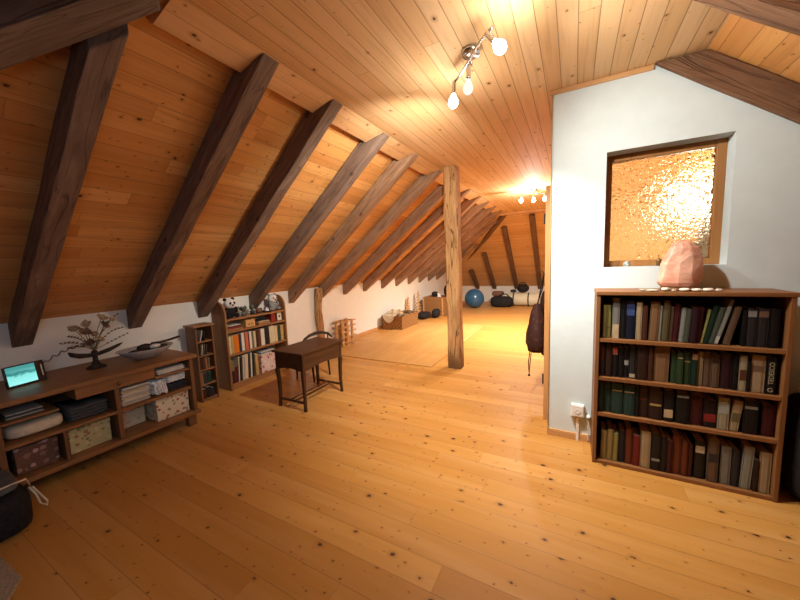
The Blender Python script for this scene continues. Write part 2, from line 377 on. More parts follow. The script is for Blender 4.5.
# far hip end
rf = ['far end rafter dropping behind the cushion and the dark bag', 'far end rafter that comes down just behind the black bag', 'far end rafter that comes down behind the round black bag on the bedroll', 'far end rafter hidden down beside the door frame', 'short far end rafter coming down behind the blue ball']
for i, (x, top) in enumerate(((-2.52, 10.10), (-1.77, 9.28), (-1.03, 9.01), (-.25, 9.01), (-3.12, 10.76))):
    zt = lambda y, o=0: ZC-SF*(y-YCF)-o
    w = .135
    lo = [(x, YF-.003, .45), (x+w, YF-.003, .45), (x+w, YF-.003, ZKF-.008), (x, YF-.003, ZKF-.008)]
    hi = [(x, top, zt(top, .13)), (x+w, top, zt(top, .13)), (x+w, top+.1, zt(top+.1, .008)), (x, top+.1, zt(top+.1, .008))]
    tag(bar('rafter', M_rafF, (lo, hi), loc=(x, YF, .45)), rf[i], 'rafter', 'rafters of the far hipped end')
# hips
def hip(name, mat, c0, c1, w, h):
    # the two ends stand plumb
    c0, c1 = Vector(c0), Vector(c1); d = (c1-c0).normalized(); s_ = d.cross(Vector((0, 0, 1))).normalized()*(w/2); u = Vector((0, 0, h))
    return bar(name, mat, ([c0-s_, c0+s_, c0+s_+u, c0-s_+u], [c1-s_, c1+s_, c1+s_+u, c1-s_+u]), .005, 12, loc=tuple(c0))
s0 = -2.62
tag(hip('hip_beam', M_hip, (s0-1.24, s0+1.24, 2.375+.79*(s0+.718)), (-.38-1.24, -.38+1.24, 2.375+.79*(-.38+.718)), .17, .26), 'massive grey-brown diagonal beam crossing over the top of the first rafter', 'beam')['kind'] = 'thing'
tag(hip('hip_beam', M_rafF, (-3.75, 11.3, .93), (-1.62, 9.0, 2.62), .12, .17), 'dark diagonal hip beam in the far corner above the blue ball', 'beam')['kind'] = 'thing'
tag(MB().prism([(-1.52, .80), (.55, .80), (.55, .95), (-1.375, .95)], 'z', ZC-.10, ZC-.004).build('ceiling_beam', M_hip, loc=(-1.5, .8, ZC-.09), bevel=.006), 'dark beam across the near edge of the ceiling, joining the massive diagonal beam', 'beam')['kind'] = 'thing'
# posts
pm = MB(); rings = []
for i in range(15):
    z = (ZC-.0)*i/14; f = i/14; cx, cy = -1.41-.025*f, 4.185+.02*f
    hx, hy = .09+.004*math.sin(i*1.3), .085
    ch = .018+.008*math.sin(i*2.1)
    q = [(-hx+ch, -hy), (hx-ch, -hy), (hx, -hy+ch), (hx, hy-ch), (hx-ch, hy), (-hx+ch, hy), (-hx, hy-ch), (-hx, -hy+ch)]
    rings.append([(cx+a+random.uniform(-.004, .004), cy+b+random.uniform(-.004, .004), z) for a, b in q])
tag(pm.loft(rings).build('wooden_post', M_post, loc=(-1.41, 4.185, 0)), 'thick light rough-hewn wooden post standing free on the floor', 'post')
pm = MB(); rings = []
for i in range(10):
    z = 1.1*i/9; r = .062+.006*math.sin(i*1.7)
    rings.append([(-3.80+.008*math.sin(i*.9)+r*math.cos(k*math.pi/5), 4.12+.012*math.sin(i*.8)+r*math.sin(k*math.pi/5), z) for k in range(10)])
tag(pm.loft(rings).build('wall_post', M_post, loc=(-3.80, 4.12, 0), smooth=True), 'slim round wooden post against the white knee wall beyond the bookcase', 'post')

# ------------------------------------------------------------------ lamps
M_chrome = plain('brushed_chrome', (.62, .62, .63), .25, .5, 1., .05)
M_bulb = emis('lit_bulb', (1., .93, .80), 45.)
M_bulb2 = emis('lit_bulb_far', (1., .93, .80), 45.)
M_dimb = emis('pale_bulb', (1., .93, .80), 1.1)
t = NT('frosted_bulb', .35, .4); t.col((.82, .8, .76)); t.b.inputs['Transmission Weight'].default_value = .3; M_off = t.m
LAMP = []
def spotlight(name, loc, ends, heads, label):
    """ends: bar ends; heads: (pivot, direction, lit)"""
    th = thing(name, loc, label, 'ceiling light')
    MB().lathe([(.0, 0), (.055, 0), (.058, -.006), (.05, -.026), (.0, -.03)], (loc[0], loc[1], ZC), 24).build('canopy', M_chrome, th, smooth=True)
    a, b = Vector(ends[0]), Vector(ends[1]); mid = (a+b)/2
    MB().tube([(loc[0], loc[1], ZC-.02), (loc[0], loc[1], mid.z)], .008).build('stem', M_chrome, th, smooth=True)
    MB().tube([a.lerp(b, k/8)+Vector((0, 0, .012*math.sin(k/8*math.pi*2))) for k in range(9)], .008).build('bar', M_chrome, th, smooth=True)
    for pv, dr_, lit, pw in heads:
        pv = Vector(pv); dr_ = Vector(dr_).normalized()
        h = MB().lathe([(.006, -.012), (.012, -.01), (.014, .0), (.014, .05), (.016, .052), (.016, .062), (.004, .063)], pv, 16, dr_).build('lamp_head', M_chrome, th, smooth=True)
        MB().lathe([(.010, .063), (.013, .068), (.024, .088), (.030, .105), (.030, .118), (.024, .134), (.012, .143), (.002, .145)], pv, 18, dr_).build('bulb', lit or M_off, h, smooth=True)
        if lit and pw: LAMP.append((pv+dr_*.165, dr_, pw))
    return th
spotlight('spot_bar_light', (-.554, 2.018, ZC), ((-.376, 1.76, 2.60), (-.70, 2.13, 2.60)),
  [((-.40, 1.775, 2.585), (.42, -.12, -.62), M_bulb, 1.15), ((-.56, 1.99, 2.585), (-.12, .22, -1.), M_dimb, 1), ((-.69, 2.11, 2.585), (-.12, .12, -1.), M_bulb, .85)],
  'chrome bar ceiling light with one big glaring bulb, nearest the white partition')
spotlight('spot_bar_light', (-.64, 6.3, ZC), ((-.86, 6.28, 2.61), (-.44, 6.32, 2.61)),
  [((-.83, 6.28, 2.60), (-.1, -.35, -1.), M_bulb2, 1.4), ((-.64, 6.3, 2.60), (0, .1, -1.), M_bulb2, .8), ((-.47, 6.32, 2.60), (.1, .1, -1.), M_bulb2, .8)],
  'small three-bulb ceiling light far back near the end of the ceiling')
for i, (p, d_, pw) in enumerate(LAMP):
    L = bpy.data.lights.new('bulb_light', 'SPOT'); o = bpy.data.objects.new('bulb_light', L); COL.objects.link(o)
    L.energy = [100, 290, 240, 540, 330, 330][i]; L.spot_size = R([130, 106, 120, 150, 140, 140][i]); L.spot_blend = 1.; L.shadow_soft_size = .03; L.color = (1., .95, .86)
    d_ = Vector([(.86, .46, -.44), (.05, .42, -1), (-.70, .66, -.36), (-.1, .25, -1), (-.05, .3, -1), (.0, .3, -1)][i])
    o.location = p; o.rotation_euler = d_.to_track_quat('-Z', 'Y').to_euler()
# spill of bare bulbs upward to the ceiling
for p, e_ in (((-.30, 1.73, 2.50), 5.5), ((-.72, 2.14, 2.42), 7), ((-.66, 6.25, 2.42), 60)):
    L = bpy.data.lights.new('bulb_glow', 'POINT'); o = bpy.data.objects.new('bulb_glow', L); COL.objects.link(o)
    L.energy = e_; L.shadow_soft_size = .04; L.color = (1., .95, .86); o.location = p
# lamp of the inner room behind the glass
M_bulb3 = emis('inner_bulb', (1., .93, .75), 65.)
il = thing('inner_pendant', (1.02, 3.9, ZC), 'round glowing lamp behind the hammered glass window', 'ceiling light')
MB().lathe([(.0, 0), (.05, 0), (.05, -.02), (.0, -.025)], (1.02, 3.9, ZC), 20).build('canopy', M_chrome, il)
MB().tube([(1.02, 3.9, ZC-.02), (1.02, 3.9, 2.12)], .005).build('cord', M_iron, il)
MB().ball((1.0, 3.9, 1.96), .19, 24).build('globe', M_bulb3, il, smooth=True)
# dusk daylight through the roof window behind the camera
L = bpy.data.lights.new('window_daylight', 'AREA'); o = bpy.data.objects.new('window_daylight', L); COL.objects.link(o)
L.shape = 'RECTANGLE'; L.size = 1.0; L.size_y = .8; L.energy = 7; L.spread = R(95); L.color = (.55, .76, 1.)
yc = (WY0+WY1)/2; o.location = ((WX0+WX1)/2, yc, zn(yc)-.02); o.rotation_euler = Vector((-.86, .36, -.30)).to_track_quat('-Z', 'Y').to_euler()

# ------------------------------------------------------------------ books
def cover_mat():
    t = NT('book_cover', .5, .35); oi = t.n('ShaderNodeObjectInfo').outputs['Color']; f = t.noise(t.objco(), 40., 3)
    t.col(t.mix(t.m1('MULTIPLY', f, .5), oi, t.mix(1., oi, (.45, .42, .4), 'MULTIPLY'))); return t.m
M_cover = cover_mat(); M_pages = plain('book_pages', (.62, .55, .42), .8, .1)
M_label = plain('spine_label', (.66, .60, .48)); M_gilt = plain('gilt_band', (.45, .30, .10), .4, .5, .3)
def book(x, y, z, w, h, d, col, label, group, lean=0., face=0., band=None, flat=False):
    """spine towards -y before turning by face"""
    t_ = min(.0025, w*.18); m = MB()
    m.box(0, t_, 0, d, 0, h).box(w-t_, w, 0, d, 0, h)
    m.prism([(0, .004), (w*.25, 0), (w*.75, 0), (w, .004), (w-t_, .004), (t_, .004)], 'z', 0, h)
    m.mat(1).box(t_+.0002, w-t_-.0002, .0045, d-.004, .003, h-.003)
    th = R(lean)
    Mx = Matrix.Translation((x, y, z)) @ Matrix.Rotation(face, 4, 'Z')
    if flat: Mx = Mx @ Matrix.Translation((0, 0, w)) @ Matrix.Rotation(R(90), 4, 'Y')   # lies on its side: height runs along x
    elif lean > 0: Mx = Mx @ Matrix.Translation((0, 0, w*math.sin(th))) @ Matrix.Rotation(th, 4, 'Y')
    elif lean < 0: Mx = Mx @ Matrix.Rotation(th, 4, 'Y')
    o = m.build('book', [M_cover, M_pages]); o.color = (*col, 1); o.matrix_world = Mx
    tag(o, label, 'book', group)
    if band:
        z0, z1, bm = band
        b = MB().box(w*.06, w*.94, -.0008, .0012, h*z0, h*z1).build('spine_label', bm, o, pl=True)
    return o
def cl(r, g, b):    # photo-ish sRGB to linear albedo
    f = lambda c: ((c/255+.055)/1.055)**2.4 if c > 10 else c/255/12.92
    return (f(r), f(g), f(b))
G = dict(yellow=(176, 166, 92), ivory=(196, 184, 150), grey=(150, 148, 140), navy=(22, 28, 52), blue=(60, 80, 136), cream=(205, 180, 140), brown=(96, 52, 34), tan=(156, 116, 78),
 olive=(112, 100, 66), wine=(82, 24, 30), pale=(170, 172, 160), sage=(92, 100, 86), black=(26, 23, 24), charcoal=(52, 50, 52), green=(58, 84, 52), forest=(28, 58, 42), taupe=(124, 96, 74),
 red=(140, 40, 36), plum=(58, 28, 36), umber=(60, 36, 26), straw=(176, 150, 90), rust=(128, 58, 36), orange=(200, 110, 30), salmon=(190, 96, 70), white=(205, 200, 185), teal=(40, 74, 66))
NM = dict(sage='grey-green', pale='pale grey', forest='dark green', umber='dark brown', wine='dark red', plum='plum', straw='straw-coloured', charcoal='dark grey', rust='red-brown', taupe='taupe', cream='cream', ivory='ivory', teal='blue-green')
YB = 2.545
BK = {  # x0, x1, height, colour, lean, band(z0,z1,colour)
1: (.902, 'top', [(.171, .185, .205, 'navy', 0, None), (.187, .208, .222, 'yellow', 0, None), (.209, .230, .222, 'yellow', 0, (.3, .33, 'olive')), (.239, .278, .27, 'grey', 0, (.0, .35, 'cream')), (.281, .312, .25, 'black', 0, None), (.315, .362, .252, 'navy', 0, (.62, .97, 'blue')),
  (.370, .398, .245, 'cream', 0, None), (.401, .427, .225, 'brown', 0, None), (.436, .481, .25, 'tan', 2, None), (.484, .497, .225, 'pale', 1.5, None), (.500, .533, .255, 'olive', 2, None), (.536, .553, .222, 'taupe', 2, None), (.557, .584, .24, 'wine', 2, None), (.589, .608, .215, 'pale', 3, None), (.611, .632, .21, 'sage', 3, None),
  (.636, .669, .22, 'plum', 2.5, None), (.671, .690, .22, 'wine', 3, None), (.692, .701, .21, 'yellow', 9, None), (.705, .725, .235, 'forest', 10, None), (.729, .752, .225, 'sage', 11, None), (.753, .770, .275, 'pale', 13, (.02, .18, 'white')), (.794, .822, .232, 'taupe', 11, None), (.872, .887, .21, 'black', 0, None), (.891, .930, .22, 'charcoal', 0, (.78, .94, 'grey')), (.934, .978, .22, 'charcoal', 0, (.78, .94, 'taupe')), (.982, 1.02, .22, 'black', 0, None)]),
2: (.634, 'second', [(.172, .203, .21, 'brown', 0, (.1, .5, 'charcoal')), (.208, .243, .215, 'umber', 0, None), (.246, .277, .215, 'black', 0, (.72, .95, 'salmon')), (.280, .311, .205, 'black', 0, None), (.314, .339, .205, 'black', 0, (.42, .58, 'grey')), (.342, .377, .22, 'charcoal', 0, (.03, .14, 'ivory')), (.381, .437, .222, 'umber', 0, None), (.443, .465, .222, 'brown', 0, None), (.469, .547, .235, 'tan', 1, None),
  (.560, .587, .205, 'green', 0, None), (.589, .616, .205, 'green', 0, (.8, .83, 'straw')), (.619, .653, .205, 'green', 0, (.7, .73, 'straw')), (.657, .686, .2, 'forest', 0, (.82, .98, 'tan')), (.688, .711, .215, 'cream', 0, None), (.714, .747, .215, 'taupe', 0, None), (.750, .787, .205, 'taupe', 0, (.74, .92, 'umber')), (.793, .842, .212, 'plum', 0, None), (.846, .868, .2, 'black', 0, None), (.872, .902, .212, 'ivory', 0, (.3, .6, 'brown')), (.905, .919, .18, 'black', 0, None), (.923, .979, .22, 'cream', 0, (.55, .72, 'taupe')), (.983, 1.022, .215, 'black', 0, 'T')]),
3: (.377, 'third', [(.170, .206, .205, 'forest', 0, None), (.209, .245, .205, 'teal', 0, (.2, .8, 'forest')), (.248, .313, .21, 'teal', 0, (.75, .78, 'straw')), (.318, .378, .207, 'teal', 0, (.75, .79, 'ivory')), (.383, .402, .2, 'black', 0, None), (.407, .453, .2, 'umber', 0, (.6, .64, 'rust')), (.457, .525, .2, 'umber', 0, (.45, .52, 'straw')), (.533, .583, .205, 'black', 0, (.12, .38, 'cream')), (.594, .658, .2, 'black', 0, (.84, .92, 'grey')), (.664, .722, .21, 'wine', 0, (.82, .88, 'plum')),
  (.728, .790, .17, 'black', 0, (.2, .5, 'red')), (.795, .843, .2, 'ivory', 0, (.5, .8, 'pale')), (.846, .886, .19, 'cream', 5, (.3, .6, 'olive')), (.905, .965, .205, 'black', 0, (.74, .82, 'grey')), (.985, 1.035, .185, 'wine', 0, None)]),
4: (.027, 'bottom', [(.197, .228, .205, 'straw', 1, None), (.232, .264, .225, 'straw', 1, None), (.268, .294, .205, 'yellow', 1, None), (.300, .336, .23, 'navy', 0, None), (.340, .377, .25, 'rust', 0, None), (.381, .419, .215, 'red', 0, None), (.423, .475, .255, 'cream', 0, None), (.480, .528, .25, 'black', 0, (.25, .32, 'grey')), (.532, .560, .24, 'black', 0, None), (.563, .589, .225, 'wine', 0, None), (.592, .634, .26, 'rust', 0, None), (.638, .665, .23, 'rust', 0, None), (.668, .691, .22, 'wine', 0, None),
  (.702, .751, .25, 'black', 0, (.68, .86, 'ivory')), (.762, .811, .285, 'taupe', 0, (.45, .65, 'charcoal')), (.823, .869, .245, 'grey', 0, None), (.874, .905, .235, 'charcoal', 0, None), (.912, .958, .27, 'pale', 2, None), (.966, .985, .2, 'umber', 0, None), (.992, 1.038, .25, 'cream', 0, None)])}
bandm = {}
def bmat(n):
    if n not in bandm: bandm[n] = plain('spine_'+n, cl(*[v*.86 for v in G[n]]), .6)
    return bandm[n]
for r, (z0, nm, bl) in BK.items():
    for k, (x0, x1, h, c, ln, bd) in enumerate(bl):
        cn = NM.get(c, c); rel = ORD[k]
        size = 'thick ' if x1-x0 > .045 else ('thin ' if x1-x0 < .02 else '')
        extra = ' leaning' if abs(ln) > 5 else ''
        lb = f'{size}{cn} book{extra}, {rel} from the wall socket end of the {nm} bookcase shelf'
        if bd == 'T': lb = 'black book with TEDESCO lettered up its spine, end of the second bookcase shelf'
        b = book(x0, YB+random.uniform(-.006, .008), z0+.0015, x1-x0, h, random.uniform(.13, .17), cl(*[v*.78 for v in G[c]]), lb, f'books on the {nm} shelf of the bookcase under the window', ln, band=(bd[0], bd[1], bmat(bd[2])) if bd and bd != 'T' else None)
        if bd == 'T':
            for s_, sz, zz, xx in (('TEDESCO', .030, .055, .030), ('G', .034, .012, .007)):
                cu = bpy.data.curves.new('spine_title', 'FONT'); cu.body = s_; cu.size = sz; cu.extrude = .0004
                ob = bpy.data.objects.new('tmp', cu); COL.objects.link(ob); bpy.context.view_layer.update()
                me = bpy.data.meshes.new_from_object(ob.evaluated_get(bpy.context.evaluated_depsgraph_get())); bpy.data.objects.remove(ob); me.name = 'spine_title'
                me.materials.clear(); me.materials.append(bmat('ivory'))
                to = bpy.data.objects.new('spine_title', me); COL.objects.link(to); to.parent = b
                to.rotation_euler = (R(90), R(-90), 0) if s_ != 'G' else (R(90), 0, 0); to.location = (xx, -.0012, zz)

# bookcase under the window
F1 = furn('bookcase_wood', 'z', (.17, .068, .022), (.26, .112, .038)); F1x = furn('bookcase_shelf_wood', 'x', (.19, .075, .024), (.28, .12, .04))
bc = thing('bookcase', (.605, 2.65, 0), 'low brown wooden bookcase with four full shelves under the hammered glass window', 'bookcase')
bx0, bx1, by0, by1 = .145, 1.066, 2.515, 2.792
MB().box(bx0, bx0+.022, by0, by1, 0, 1.195).build('side_panel', F1, bc, bevel=.002)
MB().box(bx1-.022, bx1, by0, by1, 0, 1.195).build('side_panel', F1, bc, bevel=.002)
MB().box(bx0-.004, bx1+.008, by0-.006, by1, 1.1952, 1.22).build('top_board', F1x, bc, bevel=.003)
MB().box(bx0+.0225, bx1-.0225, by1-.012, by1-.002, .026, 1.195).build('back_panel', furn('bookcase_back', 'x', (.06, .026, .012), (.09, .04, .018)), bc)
for z in (.025, .375, .632, .9):
    MB().box(bx0+.0222, bx1-.0222, by0+.004, by1-.013, z-.024, z).build('shelf', F1x, bc, bevel=.002)

# things on the bookcase and the sill
t = NT('rose_salt_crystal', .35, .4); o_ = t.objco(); f = t.noise(o_, 9., 5, .65, .6)
t.col(t.ramp(f, [(.3, (.56, .24, .15)), (.5, (.70, .36, .25)), (.72, (.80, .52, .40))])); t.b.inputs['Subsurface Weight'].default_value = .35; t.b.inputs['Subsurface Radius'].default_value = (.05, .02, .015); t.b.inputs['Subsurface Scale'].default_value = .6
t.bump(t.noise(o_, 26., 4), .5, .01); M_salt = t.m
sl = thing('salt_lamp', (.595, 2.66, 1.22), 'pink salt crystal lamp on a dark wooden foot on top of the bookcase', 'lamp')
MB().lathe([(.085, .0005), (.098, .004), (.098, .016), (.092, .02)], (.602, 2.66, 1.22), 24).build('base', furn('salt_lamp_foot', 'x', (.12, .05, .02), (.2, .09, .035)), sl, smooth=True)
rings = []; rr_ = random.Random(5); ph = [rr_.uniform(.9, 1.12) for _ in range(9)]
for z, r, ox in ((.0205, .092, 0), (.05, .106, .0), (.11, .102, .0), (.17, .094, .004), (.22, .082, .008), (.265, .068, .010), (.298, .050, .008), (.315, .022, .006)):
    rings.append([(.600+ox+r*ph[k]*rr_.uniform(.90, 1.09)*math.cos(k*2*math.pi/9+.3), 2.66+.8*r*ph[k]*rr_.uniform(.90, 1.09)*math.sin(k*2*math.pi/9+.3), 1.22+z) for k in range(9)])
MB().loft(rings).build('crystal', M_salt, sl, bevel=.008)
# pebbles
PB = [(.395, .020, .007, (.36, .33, .24), 'small grey-brown pebble at the socket end of the row on the bookcase'), (.447, .036, .007, (.50, .48, .36), 'broad flat greenish pebble, second in the row on the bookcase'), (.512, .024, .013, (.58, .56, .44), 'round pale green pebble before the foot of the salt lamp'),
      (.553, .016, .006, (.55, .46, .34), 'tiny tan pebble lowest in the row before the salt lamp'), (.603, .027, .011, (.80, .72, .60), 'white oval pebble before the middle of the salt lamp'), (.660, .026, .010, (.80, .75, .64), 'white flat pebble just past the middle of the salt lamp'), (.712, .028, .011, (.78, .74, .62), 'large whitish pebble past the salt lamp'), (.760, .018, .009, (.60, .55, .44), 'last greyish pebble at the far end of the row')]
for x, r, h, c, lb in PB:
    tag(MB().ball((x, 2.548, 1.2205+h), r, 14, 1., .9, h/r, .04).build('pebble', plain('pebble_stone', c, .5, .4), loc=(x, 2.548, 1.2205), smooth=True), lb, 'pebble', 'pebbles in a row on the bookcase')
og = plain('speckled_stone', (.45, .47, .45), .35, .5, .3, .8, 90.)
tag(MB().ball((.345, 2.862, HZ0+.021), .021, 12, 1, .8, 1, .1).build('ornament', og, loc=(.345, 2.862, HZ0)), 'small speckled silver stone on the window sill', 'ornament')
tag(MB().lathe([(.012, 0), (.017, .004), (.013, .02), (.018, .034), (.008, .05), (.002, .052)], (.528, 2.862, HZ0+.0005), 14).build('figurine', plain('bronze_figurine', (.22, .12, .04), .4, .5, .6), loc=(.528, 2.862, HZ0), smooth=True), 'small bronze figurine on the sill half behind the salt lamp', 'figurine')
# socket
M_white = plain('white_plastic', (.82, .80, .74), .4, .4, 0, .03)
so = thing('wall_socket', (.05, YP, .25), 'white surface-mounted socket with a cable duct on the partition', 'socket')
MB().box(.005, .098, YP-.042, YP-.0005, .205, .305).build('housing', M_white, so, bevel=.006)
MB().box(.014, .089, YP-.046, YP-.042, .214, .296).build('cover', M_white, so, bevel=.002)
MB().lathe([(.002, .0), (.02, .0), (.021, .003), (.016, .004), (.002, .002)], (.0515, YP-.046, .255), 18, (0, -1, 0)).build('outlet', M_white, so)
MB().box(.044, .064, YP-.024, YP-.0145, .0015, .2045).build('cable_duct', M_white, so, bevel=.002)
pg = thing('plug', (.128, YP, .2), 'small white plug beside the bookcase at socket height', 'plug')
MB().lathe([(.004, 0), (.014, .001), (.014, .03), (.008, .042), (.002, .043)], (.127, YP-.0005, .215), 14, (0, -1, 0)).build('body', M_white, pg, smooth=True)
MB().tube([(.127, YP-.03, .203), (.128, YP-.03, .15), (.126, YP-.02, .10), (.13, YP-.018, .02)], .0035).build('cord', M_white, pg)

# dark bag at the end of the bookcase
M_black = plain('black_fabric', (.016, .014, .014), .8, .2, 0, .4, 60.)
def cushion(x0, x1, y0, y1, z0, z1, n=10, puff=.35, jit=0.):
    """soft box: superellipsoid"""
    m = MB(); rings = []; cx, cy, cz = (x0+x1)/2, (y0+y1)/2, (z0+z1)/2; a, b, c = (x1-x0)/2, (y1-y0)/2, (z1-z0)/2
    sp = lambda v, p: math.copysign(abs(v)**p, v)
    for i in range(1, 2*n):
        ph_ = -math.pi/2+math.pi*i/(2*n)
        rings.append([(cx+a*sp(math.cos(ph_), puff)*sp(math.cos(q), puff)*(1+random.uniform(-jit, jit)), cy+b*sp(math.cos(ph_), puff)*sp(math.sin(q), puff)*(1+random.uniform(-jit, jit)), cz+c*sp(math.sin(ph_), puff)) for q in [2*math.pi*k/28 for k in range(28)]])
    return m.loft(rings)
bg = thing('dark_bag', (1.33, 2.62, 0), 'dark bag standing on the floor past the end of the bookcase', 'bag')
cushion(1.12, 1.55, 2.50, 2.775, .001, .62, puff=.4, jit=.01).build('body', M_black, bg, smooth=True)
MB().tube([(1.22, 2.62, .60), (1.22, 2.62, .72), (1.33, 2.62, .77), (1.44, 2.62, .72), (1.44, 2.62, .60)], .012).build('handle', M_black, bg, smooth=True)
MB().box(1.20, 1.46, 2.486, 2.506, .12, .38).build('pocket', M_black, bg, bevel=.008)

# ------------------------------------------------------------------ sideboard
F2y = furn('sideboard_wood', 'y', (.20, .085, .027), (.31, .145, .05)); F2z = furn('sideboard_upright', 'z', (.15, .062, .02), (.23, .10, .036)); F2x = furn('sideboard_end', 'x', (.15, .062, .02), (.23, .10, .036))
sb = thing('sideboard', (-3.48, 1.07, 0), 'long low brown sideboard with open shelves below the first rafters', 'sideboard')
X0, X1 = -3.80, -3.13; y0, y1 = .46, 1.655
MB().box(X0, X1+.02, y0-.03, y1+.03, .652, .687).build('top', F2y, sb, bevel=.004)
MB().box(X0, X1+.015, y0-.02, y1+.02, .115, .148).build('bottom_board', F2y, sb, bevel=.004)
for ya, yb in ((y0, y0+.03), (y1-.03, y1)): MB().box(X0, X1-.005, ya, yb, .1485, .6515).build('side_panel', F2z, sb, bevel=.002)
MB().box(X0, X1-.012, 1.062, 1.092, .1485, .6515).build('divider', F2z, sb, bevel=.002)
MB().box(X0, X1-.02, .755, .775, .1485, .3645).build('divider', F2z, sb, bevel=.002)
MB().box(X0, X1-.012, y0+.0305, 1.0615, .365, .387).build('shelf', F2y, sb, bevel=.002)
MB().box(X0, X1-.012, 1.0925, y1-.0305, .365, .387).build('shelf', F2y, sb, bevel=.002)
MB().box(X0, X1-.012, 1.345, y1-.0305, .548, .565).build('shelf', F2y, sb, bevel=.002)
MB().box(X0, X1-.04, y0+.0305, .76, .518, .532).build('shelf', F2y, sb, bevel=.002)
MB().box(X0, X0+.012, y0+.0305, y1-.0305, .149, .6515).build('back_panel', furn('sideboard_back', 'y', (.10, .045, .02), (.15, .07, .03)), sb)
dw = MB().box(X1-.45, X1-.002, .84, 1.342, .566, .65).build('drawer', F2y, sb, bevel=.003)
MB().lathe([(.006, 0), (.006, .01), (.014, .016), (.015, .024), (.009, .03), (.001, .031)], (X1-.002, 1.09, .608), 14, (1, 0, 0)).build('knob', F2x, dw, smooth=True)
for ya in (y0+.005, y1-.075):
    for xa in (X0+.03, X1-.10): MB().box(xa, xa+.07, ya, ya+.07, 0, .1145).build('foot', F2z, sb, bevel=.003)

# floral boxes
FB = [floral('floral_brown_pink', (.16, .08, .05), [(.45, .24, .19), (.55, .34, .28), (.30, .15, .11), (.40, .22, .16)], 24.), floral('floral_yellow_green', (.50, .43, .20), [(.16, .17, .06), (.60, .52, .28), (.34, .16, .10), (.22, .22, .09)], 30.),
      floral('floral_ivory_brown', (.55, .46, .32), [(.30, .17, .11), (.60, .52, .38), (.24, .20, .12), (.40, .2, .14)], 34.), floral('floral_ivory_red', (.66, .58, .40), [(.42, .10, .08), (.28, .24, .12), (.66, .58, .40), (.50, .34, .14)], 32.), floral('floral_rose', (.66, .50, .42), [(.48, .10, .08), (.62, .40, .34), (.34, .08, .06), (.7, .6, .5)], 26.)]
def fbox(xa, xb, ya, yb, za, zb, mat, label, grp):
    t_ = thing('floral_box', ((xa+xb)/2, (ya+yb)/2, za), label, 'box', grp)
    MB().box(xa, xb, ya, yb, za+.0005, zb-.035).build('body', mat, t_, bevel=.003)
    MB().box(xa-.003, xb+.003, ya-.003, yb+.003, zb-.0345, zb).build('lid', mat, t_, bevel=.003)
    return t_
gb = 'flower-patterned boxes in the bottom of the sideboard'
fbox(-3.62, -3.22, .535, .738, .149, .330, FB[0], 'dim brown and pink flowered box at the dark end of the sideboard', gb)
fbox(-3.62, -3.22, .795, 1.035, .149, .335, FB[1], 'yellow-green flowered box left of the sideboard middle upright'.replace('left of', 'just before'), gb)
fbox(-3.70, -3.33, 1.13, 1.315, .149, .325, FB[2], 'smaller ivory-brown flowered box set deep in the sideboard', gb)
fbox(-3.60, -3.19, 1.345, 1.612, .149, .352, FB[3], 'ivory box with red flowers at the tower end of the sideboard', gb)

# contents of the sideboard
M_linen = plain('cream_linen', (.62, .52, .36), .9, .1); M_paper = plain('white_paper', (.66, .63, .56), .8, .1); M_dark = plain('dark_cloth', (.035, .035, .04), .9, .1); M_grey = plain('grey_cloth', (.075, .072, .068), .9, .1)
tag(cushion(-3.6, -3.2, .51, .80, .388, .478, puff=.45).build('cushion', M_linen, loc=(-3.4, .66, .388), smooth=True), 'cream cushion lying on the middle shelf of the sideboard', 'cushion')
def sheets(name, xa, xb, ya, yb, za, n, th, mats, labels, cat, grp, jit=.012):
    z = za
    for i in range(n):
        h = th*random.uniform(.7, 1.3); a = random.uniform(-jit, jit); b = random.uniform(-jit, jit)
        tag(MB().box(xa+a, xb+a, ya+b, yb+b, z+.0004, z+h).build(name, mats[i % len(mats)], loc=((xa+xb)/2, (ya+yb)/2, z), bevel=min(.004, h*.3)), labels(i, n), cat, grp); z += h+.0005
    return z
pos = lambda i, n: 'lowest' if i == 0 else ('topmost' if i == n-1 else ORD[i]+' from below')
M_mag = [plain('magazine_cream', (.60, .53, .38)), plain('magazine_buff', (.52, .42, .26)), plain('magazine_grey', (.42, .40, .34)), plain('magazine_ivory', (.66, .60, .46))]
sheets('magazine', -3.55, -3.19, 1.115, 1.31, .387, 12, .0125, M_mag, lambda i, n: f'buff magazine, {pos(i, n)} in the stack beside the hanging white cloth', 'magazine', 'magazines stacked on the sideboard shelf')
sheets('paper', -3.5, -3.18, 1.38, 1.60, .565, 5, .0075, [M_paper, M_mag[3]], lambda i, n: f'white paper, {pos(i, n)} in the pile of the top cubby', 'paper', 'papers in the top cubby of the sideboard', .008)
sheets('document', -3.55, -3.22, .53, .70, .532, 4, .009, [M_grey, M_mag[2]], lambda i, n: f'dim document, {pos(i, n)} in the pile under the glowing screen', 'paper', 'documents in the dark top shelf', .012)
